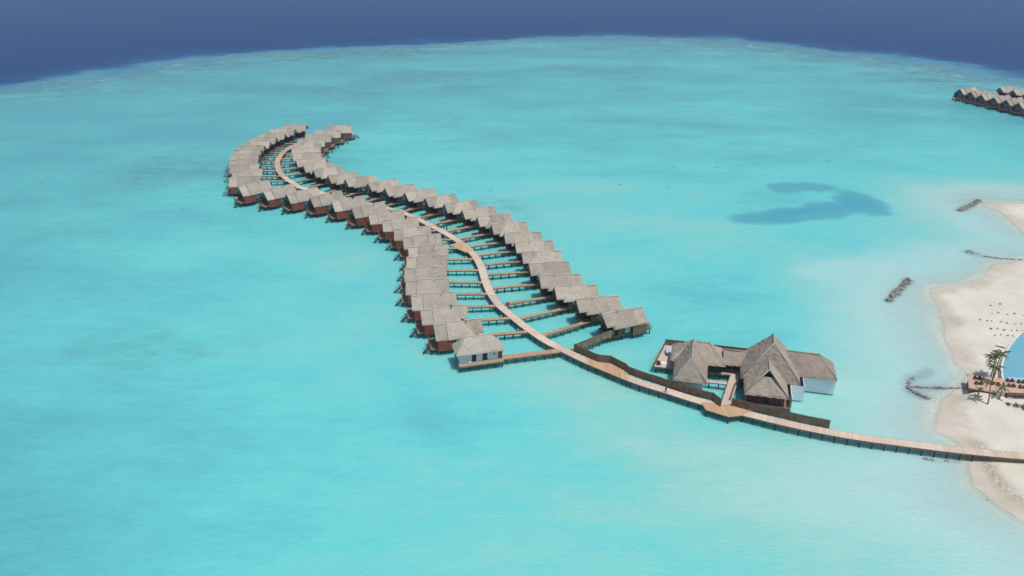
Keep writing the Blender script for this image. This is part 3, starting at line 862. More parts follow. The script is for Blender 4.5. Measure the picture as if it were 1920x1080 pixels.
def hit_jetty(p, d):
    """first meeting of the line p + s*d with the jetty"""
    best = None
    for i in range(len(JC) - 1):
        a, b = JC[i], JC[i + 1]; e = b - a
        den = d[0] * (-e[1]) + d[1] * e[0]
        if abs(den) < 1e-9: continue
        r = a - p
        s = (r[0] * (-e[1]) + r[1] * e[0]) / den
        u = (d[0] * r[1] - d[1] * r[0]) / den
        if 0 <= u <= 1 and s > 0 and (best is None or s < best): best = s
    return best

def make_pier(p, q, label, group, width=1.25, lamp=True, start=1.28):
    p, q = np.array(p, float), np.array(q, float)      # p at the jetty, q at the villa
    d = (q - p); L = np.linalg.norm(d); d /= L
    p = p + d * start; L -= start
    o = empty("pier_walkway", (p[0], p[1], 0), math.atan2(d[1], d[0]))
    tag(o, label, "walkway", group)
    C = np.stack([np.linspace(0, L, 3), np.zeros(3)], 1)
    link_mesh("deck", strip_mesh(C, np.linspace(0, L, 3) + rng.random() * 50, width, 1.62, 1.775, M['deck_tan']), o)
    for s in (-1, 1):
        lo, hi = (width / 2 + .002, width / 2 + .10) if s > 0 else (-width / 2 - .10, -width / 2 - .002)
        link_mesh("edge_beam", strip_mesh(C, np.linspace(0, L, 3), 0, 1.45, 1.74, M['beam'], lo, hi), o)
    n = max(2, int(L / 2.2))
    for k in range(n):
        x = L * (k + 0.6) / n
        for s in (-1, 1):
            link_mesh("pile", SLIM_ME, o, (x, s * width * 0.42, 0))
    if lamp and L > 3.5:
        link_mesh("lamp", LAMP_ME, o, (min(2.2, L * .3), -width / 2 + 0.15, 1.775))
    return o

lm = MB(); lm.tube([(0, 0, 0), (0, 0, 0.5)], 0.09, 8); lm.tube([(0, 0, 0.5), (0, 0, 0.62), (0, 0, 0.72)], [0.16, 0.18, 0.06], 8)
LAMP_ME = lm.mesh("lamp", M['cloth_white'])

for i, (x, y, a) in enumerate(R_ROW):
    k = i + 1
    which = "nearest the beach" if k == 1 else ("at the far tip" if k == len(R_ROW) else ORD[k] + " from the beach end")
    place_villa(x, y, a, "thatched overwater villa in the right-hand row, %s" % which, "villas of the right-hand row")
    c, s = math.cos(R_(a)), math.sin(R_(a))
    e = np.array([x + c * 4.3 + s * 1.95, y + s * 4.3 - c * 1.95])
    if k == 1: continue
    j = int(np.argmin(((JC - e) ** 2).sum(1)))
    nr = np.array([-JTS[j][1], JTS[j][0]])
    da = math.atan2(nr[1], nr[0]) * 0.85 + R_(a) * 0.15
    if k > 21: da = R_(a + 8)
    d = -np.array([math.cos(da), math.sin(da)])
    sdist = hit_jetty(e, d)
    if sdist is None or sdist > 25:
        sdist = np.linalg.norm(JC[j] - e); d = (JC[j] - e) / sdist
    make_pier(e + d * sdist, e, "tan plank walkway to the right-hand row villa, %s" % which, "walkways of the right-hand row", lamp=(k % 2 == 0))

for i, (x, y, a) in enumerate(L_ROW):
    k = i + 1
    which = "beside the white-walled hut" if k == 1 else ("at the far tip" if k == len(L_ROW) else ORD[k] + " from the white hut")
    place_villa(x, y, a, "thatched overwater villa in the left-hand row, %s" % which, "villas of the left-hand row")
    c, s = math.cos(R_(a)), math.sin(R_(a))
    e = np.array([x + c * 3.6 + s * 1.95, y + s * 3.6 - c * 1.95])
    da = R_(a - 4) if k < 18 else R_(a)
    d = -np.array([math.cos(da), math.sin(da)])
    sdist = hit_jetty(e, d)
    if sdist is None or sdist > 24:
        j = int(np.argmin(((JC - e) ** 2).sum(1)))
        sdist = np.linalg.norm(JC[j] - e); d = (JC[j] - e) / sdist
    make_pier(e + d * sdist, e, "tan plank walkway to the left-hand row villa, %s" % which, "walkways of the left-hand row")

# first right-hand villa: its walkway bends along the jetty fence
make_pier((14.2, 177.0), (27.2, 187.0), "walkway behind a tall tan fence to the villa nearest the beach", "walkways of the right-hand row", lamp=False)

# second group of villas far to the right, with their own jetty
W_OUT = [(275.8, 499.5), (278.2, 491.2), (280.7, 482.9), (283.2, 474.6), (285.8, 466.3), (288.4, 458.0), (291.0, 449.7)]
Wd = np.array([math.cos(R_(-160)), math.sin(R_(-160))])
for i, (x, y) in enumerate(W_OUT):
    p = np.array([x, y]) - Wd * 12.4
    which = ["leftmost of the far group", "second from the left in the far group", "third from the left in the far group", "fourth from the left in the far group",
             "fifth from the left in the far group", "sixth from the left in the far group", "at the picture's right edge in the far group"][i]
    place_villa(p[0], p[1], -160, "distant thatched overwater villa, front row, %s" % which, "distant villas at the upper right")
for i in range(4):
    p = np.array([299.0, 502.0]) + np.array([3.2, -8.6]) * i
    which = ["nearest the tip", "second from the tip", "third from the tip", "fourth from the tip"][i]
    place_villa(p[0] + 4, p[1] + 1.5, 20, "distant thatched villa behind the front row, its gable facing it, %s" % which, "distant villas at the upper right")
fj = empty("far_jetty"); tag(fj, "distant wooden jetty between the two rows of far villas at upper right", "jetty")
Cf, tf = resample(np.array([(293.5, 508.), (299, 494), (305, 479), (312, 460), (322, 434)]), 3.0)
link_mesh("deck", strip_mesh(Cf, tf, 2.4, 1.6, 1.8, M['deck']), fj)
for p in Cf[::2]:
    link_mesh("pile", PILE_ME, fj, (p[0], p[1], 0))

# ------------------------------------------------------------------ white-walled hut at the end of the left row
hut = empty("service_hut", (-8.4, 174.3, 0), R_(15))
tag(hut, "white-walled hut under a hipped thatched roof at the near end of the left row", "hut")
hr = MB().hip_roof(-6.1, 6.1, -3.0, 3.1, 4.45, 7.75, 3.0, 3.4).build("roof", M['thatch'], hut)
hc = MB().tube([(-3.1, 0.05, 7.8), (0, 0.08, 7.82), (2.7, 0.05, 7.79)], 0.17, 6).build("ridge_cap", M['ridge'], hr)
MB().box(-5.2, 5.0, -2.2, 2.3, 1.85, 4.6).build("wall", M['white'], hut)
for a, b_ in ((-2.1, -1.0), (0.6, 1.8)):
    dd = MB().box(a, b_, -2.26, -2.203, 1.9, 4.1).build("door", M['dark'], hut)
    MB().box(a + .1, a + .18, -2.31, -2.262, 2.8, 3.0).build("handle", M['truss'], dd)
MB().box(3.3, 3.8, -2.25, -2.203, 3.0, 3.5).build("window", M['glass'], hut)
MB().box(4.55, 5.6, -2.35, -2.2, 1.85, 4.2).build("end_panel", M['red'], hut)
MB().box(-5.6, 5.6, -3.9, 2.6, 1.55, 1.82).build("deck", M['deck'], hut)
MB().box(-5.65, 5.6, -4.05, -3.9, 1.45, 1.80).build("edge_beam", M['beam'], hut)
for x in (-5.2, -3.0, -0.8, 1.4, 3.6, 5.3):
    for y in (-3.5, -0.5, 2.2):
        link_mesh("pile", PILE_ME, hut, (x, y, -0.02))
p0 = hit_jetty(np.array([-2.5, 173.6]), np.array([math.cos(R_(15)), math.sin(R_(15))]))
make_pier(np.array([-2.5, 173.6]) + p0 * np.array([math.cos(R_(15)), math.sin(R_(15))]), (-2.5, 173.9),
          "plank walkway from the jetty to the white-walled hut", "walkways of the left-hand row", 1.9, False)
uw = empty("folded_parasol", (-10.3, 170.95, 1.82)); tag(uw, "small white bundle lying on the hut's front deck", "bundle")
MB().tube([(-.5, 0, .16), (-.25, 0, .24), (.2, 0, .22), (.5, .05, .1)], [0.08, .22, .2, .06], 8).build("cover", M['cloth_white'], uw, smooth=True)
MB().tube([(.45, .05, .12), (.85, .1, .08)], .04, 6).build("pole", M['truss'], uw)

# ------------------------------------------------------------------ fences
def fence(pts, label, mat='fence', h=2.0, z=DECK_Z):
    o = empty("screen_fence", (pts[0][0], pts[0][1], 0)); tag(o, label, "fence", "fences screening the walkways")
    ox, oy = pts[0]
    for i in range(len(pts) - 1):
        a, b = np.array(pts[i], float), np.array(pts[i + 1], float)
        L = np.linalg.norm(b - a); n = max(1, int(round(L / 2.2))); d = (b - a) / L
        ang = math.atan2(d[1], d[0])
        for k in range(n):
            l = L / n
            p = a + d * l * k
            dz = rng.uniform(-0.04, 0.04)
            mb = MB()
            m_ = max(4, int(l / 0.28))
            for q in range(m_):                      # split-cane strips, alternately proud
                yy = 0.02 if q % 2 else 0.0
                mb.box(q * l / m_ + .004, (q + 1) * l / m_ - .004, -0.03 + yy, 0.03 + yy, z - 0.12, z + h + dz + rng.uniform(-.02, .02))
            mb.build("panel", M[mat], o, (p[0] - ox, p[1] - oy, 0), ang)
            MB().box(-.07, .07, -.12, .10, z - 0.3, z + h + 0.06).build("post", M['beam'], o, (p[0] - ox, p[1] - oy, 0), ang)
            MB().box(0.08, l - 0.08, -0.075, -0.033, z + h - 0.25, z + h - 0.13).build("rail", M['beam'], o, (p[0] - ox, p[1] - oy, 0), ang)
    return o

fence([(15.7, 177.2), (21.0, 171.9), (24.2, 171.2), (27.5, 167.2), (27.9, 165.9), (31.1, 163.4), (36.7, 159.6), (43.2, 155.4), (45.4, 154.2), (46.6, 151.6)],
      "tall brown cane fence along the jetty from the villas to the pavilion path")
fence([(49.1, 152.0), (52.4, 150.2), (62.4, 145.4), (67.8, 143.2)], "tall brown cane fence along the jetty on the beach side of the pavilion path")
fence([(15.9, 177.3), (26.8, 185.7)], "light tan cane fence beside the walkway of the villa nearest the beach", 'fence_light', 1.9)

# ------------------------------------------------------------------ thatched pavilions
BO = (56.6, 151.8); BA = R_(-14)
def pav(name, label, cat):
    o = empty(name, (BO[0], BO[1], 0), BA); tag(o, label, cat); return o
def roofp(o, name, *a, **k):
    k.setdefault('step', 0.5); k.setdefault('amp', 0.14); k.setdefault('rag', 0.35); k.setdefault('thick', 0.3)
    return MB().hip_roof(*a, **k).build(name, M['thatch_big'], o)
def cap(r, *pts, rad=0.2):
    return MB().tube(pts, rad * .8, 6).build("ridge_cap", M['hip'], r, smooth=True)

big = pav("main_pavilion", "large thatched pavilion with the tallest roof and white screen walls", "pavilion")
r = roofp(big, "main_roof", -5.6, 7.7, 6.8, 18.6, 4.5, 12.6, 3.4, 3.6, axis='y')
cap(r, (1.05, 10.2, 12.65), (1.05, 15.0, 12.65)); cap(r, (1.05, 10.2, 12.62), (-2.2, 8.5, 8.65), (-5.5, 6.85, 4.62), rad=.14); cap(r, (1.05, 10.2, 12.62), (4.4, 8.5, 8.65), (7.6, 6.85, 4.62), rad=.14)
# front wing with a gablet above its hip
fr = MB()
K = dict(step=0.5, amp=0.14, rag=0.35, thick=0.3)
fr.patch((0.2, 3.6, 9.2), (0.2, 10.6, 9.2), (-4.8, 10.6, 4.4), (-4.8, 0, 4.4), **K)
fr.patch((0.2, 10.6, 9.2), (0.2, 3.6, 9.2), (4.8, 0, 4.4), (4.8, 10.6, 4.4), **K)
fr.patch((-1.35, 3.1, 7.55), (1.6, 3.1, 7.55), (4.8, 0, 4.4), (-4.8, 0, 4.4), **K)
r2 = fr.build("front_roof", M['thatch_big'], big)
gb = MB(); gb.face([(-1.25, 3.95, 7.5), (1.55, 3.95, 7.5), (0.18, 3.95, 8.85)]); gb.face([(-1.25, 4.1, 7.5), (0.18, 4.1, 8.85), (1.55, 4.1, 7.5)])
gb.build("gablet", M['dark'], r2)
cap(r2, (0.2, 3.6, 9.25), (0.2, 10.0, 9.25)); cap(r2, (0.2, 3.6, 9.22), (-4.7, .05, 4.5), rad=.13); cap(r2, (0.2, 3.6, 9.22), (4.7, .05, 4.5), rad=.13)
r3 = roofp(big, "side_roof", 4.2, 16.0, 10.7, 19.0, 4.6, 8.6, 0, 4.0)
cap(r3, (5, 14.85, 8.65), (12, 14.85, 8.65)); cap(r3, (12, 14.85, 8.62), (15.9, 10.8, 4.72), rad=.13)
MB().box(-3.9, 4.0, 1.1, 9.5, 1.8, 4.55).build("front_room", M['red'], big)
MB().box(-4.6, 5.2, 9.5, 17.6, 1.8, 4.6).build("main_room", M['dark'], big)
MB().box(5.3, 14.9, 11.9, 18.0, 1.8, 4.6).build("side_room", M['white'], big)
for k in range(9):
    x = -3.85 + k * 0.96
    MB().box(x, x + .09, 1.02, 1.098, 1.8, 4.3).build("wall_post", M['dark'], big)
dw = MB().box(-0.4, 0.7, 1.04, 1.098, 1.85, 3.9).build("door", M['dark'], big)
MB().box(0.5, .58, .99, 1.038, 2.7, 2.95).build("handle", M['truss'], dw)
for q in ((5.45, 5.57, 0.6, 6.55), (5.45, 8.6, 6.552, 6.67), (8.48, 8.6, 6.675, 11.35), (8.48, 15.9, 11.352, 11.47), (15.78, 15.9, 11.475, 17.8)):
    MB().box(*q, 0.35, 4.15).build("screen_wall", M['screen'], big)
MB().box(-4.6, 5.4, 0.2, 9.4, 1.5, 1.79).build("front_deck", M['deck_tan'], big)
MB().prism(ccw([(-5.3, 9.45), (8.3, 9.45), (8.3, 11.7), (15.6, 11.7), (15.6, 18.4), (-5.3, 18.4)]), 1.5, 1.79).build("floor", M['beam'], big)
for x in (-4.3, -1, 2.2, 5.1):
    for y in (0.6, 4, 7.5):
        link_mesh("pile", PILE_ME, big, (x, y, -0.02))
for x in (-4.8, -1, 3, 7.2, 11.2, 15.3):
    for y in (10.2 if x < 8 else 12.2, 14.6, 17.9):
        link_mesh("pile", PILE_ME, big, (x, y, -0.02))
for x in (-4.4, 5.1):
    MB().tube([(x, 0.5, 1.75), (x, 0.5, 4.4)], 0.1, 7).build("roof_post", M['truss'], big)

left = pav("left_pavilion", "thatched pavilion with two crossing roofs and an open sunny deck", "pavilion")
r = roofp(left, "cross_roof", -21.9, -8.9, 11.3, 19.6, 4.4, 8.0, 4.2, 4.2)
cap(r, (-17.7, 15.45, 8.05), (-13.1, 15.45, 8.05)); cap(r, (-13.1, 15.45, 8.02), (-9.0, 11.4, 4.5), rad=.13)
r = roofp(left, "front_roof", -20.8, -13.0, 2.2, 17.8, 4.4, 9.0, 3.4, 3.0, axis='y')
cap(r, (-16.9, 5.6, 9.05), (-16.9, 14.8, 9.05)); cap(r, (-16.9, 5.6, 9.02), (-20.7, 2.25, 4.5), rad=.13); cap(r, (-16.9, 5.6, 9.02), (-13.1, 2.25, 4.5), rad=.13)
MB().box(-20.0, -13.9, 3.0, 11.5, 1.2, 4.5).build("front_room", M['screen'], left)
MB().box(-20.2, -10.2, 12.3, 18.8, 1.8, 4.5).build("cross_room", M['dark'], left)
dk = MB().prism(ccw([(-25.6, 11.8), (-9.8, 12.0), (-0.9, 13.2), (-0.9, 23.6), (-23.8, 23.4)]), 1.5, 1.8).build("deck", M['deck'], left)
MB().bar((-25.7, 11.72, 1.62), (-10, 11.92, 1.62), 0.12, 0.4).build("edge_beam", M['beam'], left)
MB().bar((-25.72, 11.8, 2.1), (-23.9, 23.3, 2.1), 0.16, 1.3).build("parapet", M['beam'], left)
for k in range(11):
    x = -23.8 + k * 2.08
    mb = MB()
    for q in range(7):
        mb.box(x + q * .294 + .004, x + q * .294 + .29, 23.42 + .02 * (q % 2), 23.48 + .02 * (q % 2), 1.5, 3.5)
    mb.build("fence_panel", M['brown'], left)
    MB().box(x - .05, x + .05, 23.33, 23.41, 1.8, 3.55).build("fence_post", M['truss'], left)
MB().box(-10.6, -10.2, 19.9, 22.6, 1.8, 2.1).build("bench", M['deck'], left)
for x, y in ((-25.1, 12.2), (-22.5, 12.3), (-19.5, 12.2), (-24.3, 17.5), (-23.5, 22.8), (-18, 22.8), (-12, 22.8), (-6, 22.8), (-1.5, 22.8), (-19.8, 3.2), (-14.2, 3.2), (-19.8, 7.5), (-14.2, 7.5), (-9.9, 12.4)):
    link_mesh("pile", PILE_ME, left, (x, y, -0.3))

conn = pav("link_building", "low thatched link roof between the two pavilions", "building")
r = roofp(conn, "roof", -9.6, -3.2, 12.5, 19.2, 4.3, 6.5)
cap(r, (-9.6, 15.85, 6.55), (-3.2, 15.85, 6.55))
MB().box(-9.5, -4.7, 14.4, 18.2, 1.81, 4.4).build("wall", M['dark'], conn)
for x in (-9.0, -7.2, -5.4):
    MB().tube([(x, 13.0, 1.8), (x, 13.0, 4.4)], .09, 6).build("post", M['red'], conn)
MB().box(-8.6, -5.4, 13.0, 13.08, 2.6, 2.7).build("rail", M['truss'], conn)

path = pav("pavilion_path", "pale plank path leading from the jetty landing between the pavilions", "path")
mb = MB(); mb.prism(ccw([(-9.6, -1.6), (-7.6, -1.6), (-5.2, 13.1), (-9.6, 13.1), (-9.6, 12.3), (-7.5, 12.3)]), 1.55, 1.83)
mb.build("deck", M['deck'], path)
MB().prism(ccw([(-13.1, 7.4), (-8.42, 7.4), (-8.25, 8.5), (-13.1, 8.5)]), 1.52, 1.8).build("side_deck", M['deck'], path)
rl = MB()
for k in range(8):
    f_ = k / 7
    rl.box(-7.55 + 1.3 * f_ - .05, -7.55 + 1.3 * f_ + .05, 0.4 + 8.0 * f_, 0.5 + 8.0 * f_, 1.83, 2.85)
rl.bar((-7.55, 0.4, 2.85), (-6.25, 8.4, 2.85), .12, .1).bar((-7.55, .4, 2.35), (-6.25, 8.4, 2.35), .08, .5)
rl.build("railing", M['deck_tan'], path)
MB().prism(ccw([(-7.2, 1.0), (-5.9, 1.0), (-5.8, 1.7), (-7.05, 1.7)]), 1.4, 1.62).build("step_platform", M['deck'], path)
for y in (0.5, 3.5, 6.5, 9.5):
    for s in (-.7, .7):
        link_mesh("pile", PILE_ME, path, (-8.3 + 0.163 * y + s, y, 0))
for x in (-12.4, -10.2):
    link_mesh("pile", PILE_ME, path, (x, 7.7, 0))

# loose things on the pavilion deck
def bld(a, b, z=1.8):
    c, s = math.cos(BA), math.sin(BA)
    return (BO[0] + a * c - b * s, BO[1] + a * s + b * c, z)
ch = empty("covered_lounge_chair", bld(-23.0, 19.3), BA); tag(ch, "lounge chair under a pale blue cover on the open pavilion deck", "chair")
cv = MB(); cv.tube([(0, -.9, .3), (0, -.5, .55), (0, .2, .8), (0, .75, 1.5), (0, .95, 1.35)], [.28, .42, .46, .36, .15], 9)
cv.build("cover", M['cloth_blue'], ch, smooth=True)
for s in (-.3, .3):
    for y in (-.8, .7):
        MB().box(s - .04, s + .04, y - .04, y + .04, 0, .4).build("leg", M['truss'], ch)
MB().box(-.4, .4, -1.5, -1.0, 0.02, .35).build("footstool", M['cloth_navy'], ch)
mt = empty("deck_mat", bld(-23.6, 13.9), BA + .2); tag(mt, "white mat laid out on the open pavilion deck", "mat")
MB().box(-1.1, .9, -.55, .6, .0, .12).build("pad", M['cloth_white'], mt)
MB().tube([(-.9, -.5, .16), (-.9, .5, .16)], .12, 8).build("bolster", M['cloth_white'], mt)
sb = empty("deck_armchair", bld(-24.6, 12.9), BA + .5); tag(sb, "small grey-blue armchair at the corner of the open pavilion deck", "chair")
MB().box(-.4, .4, -.4, .4, .18, .42).build("seat", M['cloth_navy'], sb)
MB().box(-.4, .4, .3, .42, .42, .95).build("backrest", M['cloth_navy'], sb)
for s in (-1, 1):
    MB().box(s * .4 - .06, s * .4 + .06, -.4, .3, .42, .62).build("armrest", M['cloth_navy'], sb)

# red fire cabinets on the jetty
def cabinet(x, y, a, label):
    o = empty("fire_cabinet", (x, y, DECK_Z), R_(a)); tag(o, label, "cabinet", "red cabinets along the jetty")
    MB().box(-.38, .38, -.25, .25, 0.1, 1.0).build("body", M['cabinet'], o)
    d = MB().box(-.34, .34, -.29, -.252, .16, .94).build("door", M['cabinet'], o)
    MB().box(.2, .26, -.33, -.292, .45, .65).build("handle", M['truss'], d)
    for s in (-.32, .32):
        MB().box(s - .04, s + .04, -.2, .2, 0, .1).build("foot", M['truss'], o)
cabinet(-20.2, 260.4, 35, "red cabinet at the jetty edge close to the group of people")
cabinet(-15.4, 252.4, 35, "red cabinet at the jetty edge opposite the orange-boarded landing")
cabinet(-1.2, 203.6, 25, "red cabinet at the jetty edge nearest the white-walled hut")

# ------------------------------------------------------------------ people on the jetty
def person(x, y, rot, top, legs, label, stride=0.18, h=1.72):
    o = empty("person", (x, y, DECK_Z), rot); tag(o, label, "person", "people on the jetty")
    k = h / 1.72
    V = [((0, 0, .95), (.15, .11)), ((0, 0, 1.18), (.14, .10)), ((0, 0, 1.40), (.17, .11)), ((0, 0, 1.50), (.06, .06)), ((0, .02, 1.62), (.085, .10)), ((0, .02, 1.70), (.06, .075)),
         ((.1, 0, .88), (.10, .10)), ((.11, stride * .6, .48), (.065, .07)), ((.11, stride, .08), (.045, .05)), ((.11, stride + .13, .04), (.04, .035)),
         ((-.1, 0, .88), (.10, .10)), ((-.11, -stride * .3, .48), (.065, .07)), ((-.11, -stride, .08), (.045, .05)), ((-.11, -stride + .13, .04), (.04, .035)),
         ((.20, 0, 1.40), (.06, .06)), ((.25, -.04, 1.12), (.045, .045)), ((.27, .08, .88), (.035, .035)), ((.27, .12, .78), (.03, .04)),
         ((-.20, 0, 1.40), (.06, .06)), ((-.25, -.02, 1.12), (.045, .045)), ((-.27, .12, .88), (.035, .035)), ((-.27, .16, .78), (.03, .04))]
    E_ = [(0, 1), (1, 2), (2, 3), (3, 4), (4, 5), (0, 6), (6, 7), (7, 8), (8, 9), (0, 10), (10, 11), (11, 12), (12, 13), (2, 14), (14, 15), (15, 16), (16, 17), (2, 18), (18, 19), (19, 20), (20, 21)]
    me = bpy.data.meshes.new("body")
    me.from_pydata([tuple(c * k for c in v) for v, _ in V], E_, [])
    import bmesh
    bm = bmesh.new(); bm.from_mesh(me); bm.verts.ensure_lookup_table()
    lay = bm.verts.layers.skin.verify()
    for i, (_, r_) in enumerate(V):
        bm.verts[i][lay].radius = (r_[0] * k, r_[1] * k)
        bm.verts[i][lay].use_root = (i == 0)
    bm.to_mesh(me); bm.free()
    b = bpy.data.objects.new("body", me); COL.objects.link(b); b.parent = o
    sk = b.modifiers.new("skin", 'SKIN'); sk.use_smooth_shade = True
    ss = b.modifiers.new("sub", 'SUBSURF'); ss.levels = 1; ss.render_levels = 1
    me.materials.append(M['skin'])
    sh = MB(); sh.tube([(0, 0, .92 * k), (0, 0, 1.15 * k), (0, 0, 1.38 * k), (0, 0, 1.49 * k)], [.19 * k, .185 * k, .215 * k, .10 * k], 10)
    for s in (-1, 1): sh.tube([(s * .17 * k, 0, 1.42 * k), (s * .235 * k, -.03, 1.15 * k)], [.085 * k, .07 * k], 8)
    sh.build("shirt", top, o, smooth=True)
    tr = MB()
    for s, q in ((1, 1), (-1, -1)):
        tr.tube([(s * .09 * k, 0, .98 * k), (s * .11 * k, (stride * .6 if q > 0 else -stride * .3) * k, .48 * k), (s * .11 * k, stride * q * k, .12 * k)], [.125 * k, .095 * k, .075 * k], 8)
    tr.build("trousers", legs, o, smooth=True)
    MB().tube([(0, -.02 * k, 1.58 * k), (0, 0, 1.70 * k), (0, .01 * k, 1.765 * k)], [.09 * k, .105 * k, .05 * k], 9).build("hair", M['hair'], o, smooth=True)
    return o
person(-26.1, 267.9, 2.3, M['cloth_dark'], M['cloth_dark'], "person in dark clothes at the head of the jetty group")
person(-24.9, 266.5, 2.2, M['cloth_white'], M['cloth_dark'], "person in a white top within the jetty group", .1, 1.66)
person(-24.0, 265.8, 2.5, M['cloth_dark'], M['cloth_navy'], "person in dark top and navy trousers within the jetty group", .2)
person(-22.9, 264.6, 2.2, M['cloth_navy'], M['cloth_dark'], "person in a navy top at the rear of the jetty group", .15, 1.78)
person(35.4, 157.6, 1.9, M['cloth_navy'], M['cloth_dark'], "person in dark clothes walking alone beside the long jetty fence", .22)

# ------------------------------------------------------------------ rock groynes
def rock(mb, c, r, seed):
    import bmesh
    bm = bmesh.new(); bmesh.ops.create_icosphere(bm, subdivisions=1, radius=1)
    rr = random.Random(seed)
    sx, sy, sz = r * rr.uniform(.8, 1.3), r * rr.uniform(.7, 1.2), r * rr.uniform(.6, .95)
    rot = Matrix.Rotation(rr.uniform(0, 6.28), 3, 'Z') @ Matrix.Rotation(rr.uniform(-.6, .6), 3, 'X')
    base = len(mb.v)
    for v in bm.verts:
        k = 1 + 0.55 * mnoise.noise(v.co * 2.1 + Vector((seed * 3.1, 0, 0)))
        p = rot @ Vector((v.co.x * sx * k, v.co.y * sy * k, v.co.z * sz * k)) + Vector(c)
        mb.v.append(tuple(p))
    for f in bm.faces:
        mb.f.append(tuple(base + v.index for v in f.verts)); mb.uv += [(0, 0)] * len(f.verts)
    bm.free()

def groyne(pts, label, width, crest, size, n, seed):
    mb = MB(); rr = random.Random(seed)
    C, t = resample(np.array(pts, float), 0.5)
    for k in range(n):
        c = C[rr.randrange(len(C))]
        a = rr.gauss(0, .45); b2 = rr.gauss(0, .45)
        wob = math.hypot(a, b2)
        mb_c = (c[0] + a * width, c[1] + b2 * width, crest - min(wob, 1.4) * (crest + 1.0) * .7)
        rock(mb, mb_c, size * rr.uniform(.6, 1.3), seed * 1000 + k)
    o = mb.build("rock_groyne", M['rock'])
    tag(o, label, "groyne", "rock groynes off the beach")
    return o
groyne([(109.6, 210.3), (115.5, 217.2), (121.6, 224.6)], "dark rock groyne standing off the beach, longest of the detached ones", 1.2, .7, .62, 120, 3)
groyne([(171, 290.6), (178, 296.4), (184.5, 302)], "far rock groyne off the tip of the sandbar", 1.1, .7, .66, 95, 4)
groyne([(96.6, 166.4), (94.6, 164.4), (93.6, 162.0), (94.6, 159.6), (96.2, 158)], "hooked head of rocks just off the beach near the terrace", .8, .28, .42, 90, 5)
groyne([(95, 162.8), (99, 162.4), (104.8, 162.2), (107.5, 161.8)], "low line of stones running from the terrace to the hooked rocks", .45, .20, .36, 190, 6)
groyne([(155.6, 244.6), (160, 242.8), (166.5, 241.6)], "thin line of stones reaching out from the upper beach", .35, .20, .38, 110, 7)
groyne([(152, 248), (153.5, 249.5), (154.5, 246.5)], "small half-drowned rock patch off the upper beach", .7, -.02, .5, 30, 8)
groyne([(84.2, 134.9), (88, 134.3), (92.0, 133.7)], "low ledge of stones beside the jetty where it meets the beach", .35, .10, .34, 50, 9)
groyne([(90.2, 121.9), (90.7, 122.1)], "single dark stone in the shallows below the jetty", .15, .12, .3, 3, 10)

# ------------------------------------------------------------------ terrace, pool and beach things
ter = empty("beach_terrace", (0, 0, 0)); tag(ter, "raised terracotta-boarded terrace with brown seats beside the pool", "terrace")
TZ = 2.5
MB().prism(ccw([(108.2, 164.3), (105.4, 158.4), (107.4, 157.6), (110.6, 156.4), (112.2, 156.5), (117, 156.2), (134, 155.0), (134.5, 160.2), (119.7, 161.4), (114.5, 162.7)]), TZ - .22, TZ).build("deck", M['terrace'], ter)
MB().prism(ccw([(108.3, 163.9), (105.7, 158.5), (107.5, 157.9), (110.7, 156.8), (113.2, 157.2), (113.2, 162.6)]), 0.3, TZ - .224).build("base", M['brown'], ter)
MB().prism(ccw([(112.6, 160.6), (134, 159), (134.3, 159.9), (112.9, 161.8)]), 0.3, TZ - .224).build("back_wall", M['white'], ter)
MB().box(110.9, 113.0, 156.75, 157.05, .2, TZ - .224).build("front_wall", M['white'], ter)
for x in (113.3, 115.6, 117.9, 120.2, 122.5):
    MB().box(x - .12, x + .12, 156.3, 156.55, 0.2, TZ - .224).build("post", M['brown'], ter)
MB().box(113.2, 134, 155.9, 156.1, TZ - .6, TZ - .226).build("fascia", M['brown'], ter)
for k in range(5):
    MB().box(114.0 + k * 2.2, 115.2 + k * 2.2, 157.5, 158.4, .6, 1.4).build("bar_counter", M['cushion'], ter)
MB().prism(ccw([(112.5, 155.0), (134, 153.2), (134, 160), (112.7, 160.5)]), 0.1, .62).build("floor", M['paving'], ter)

def make_armchair():
    o = empty("armchair")
    MB().box(-.38, .38, -.38, .38, .16, .44).build("seat", M['cushion'], o)
    MB().box(-.38, .38, .28, .42, .44, .92).build("backrest", M['cushion'], o)
    for s in (-1, 1):
        MB().box(s * .4 - .07, s * .4 + .07, -.38, .3, .16, .62).build("armrest", M['cushion'], o)
    for sx in (-.34, .34):
        for sy in (-.34, .34):
            kid(o, MB().box(sx - .03, sx + .03, sy - .03, sy + .03, 0, .16).build("foot", M['cushion']))
            KIDS[o.name][-1].parent = o
    o.scale = (.8, .8, .8)
    return o
ac = make_armchair(); acf = True
spots = []
for (ax, ay) in [(108.9, 162.3), (108.0, 160.0), (115.9, 161.2), (114.9, 158.9), (118.2, 160.6), (117.2, 158.3), (120.8, 160.3), (119.8, 158.0)]:
    for dx in (0, 1.0): spots.append((ax + dx, ay - dx * .12))
spots += [(111.6, 159.9), (112.7, 159.4)]
names = ["back left", "front left"]
for i, (x, y) in enumerate(spots):
    o = ac if acf else copy_tree(ac); acf = False
    o.location = (x, y, TZ); o.rotation_euler = (0, 0, R_(rng.uniform(-8, 8) + (0 if i % 2 else 6)))
    if i < 16:
        row = ["in the back pair at the terrace's seaward end", "in the front pair at the terrace's seaward end", "in the second back pair along the terrace", "in the second front pair along the terrace",
               "in the third back pair along the terrace", "in the third front pair along the terrace", "in the back pair at the picture's edge", "in the front pair at the picture's edge"][i // 2]
        lb = "brown armchair %s, %s one" % (row, "left" if i % 2 == 0 else "right")
    else:
        lb = "brown armchair under the palm on the terrace, %s one" % ("left" if i == 16 else "right")
    tag(o, lb, "armchair", "brown armchairs on the terrace")

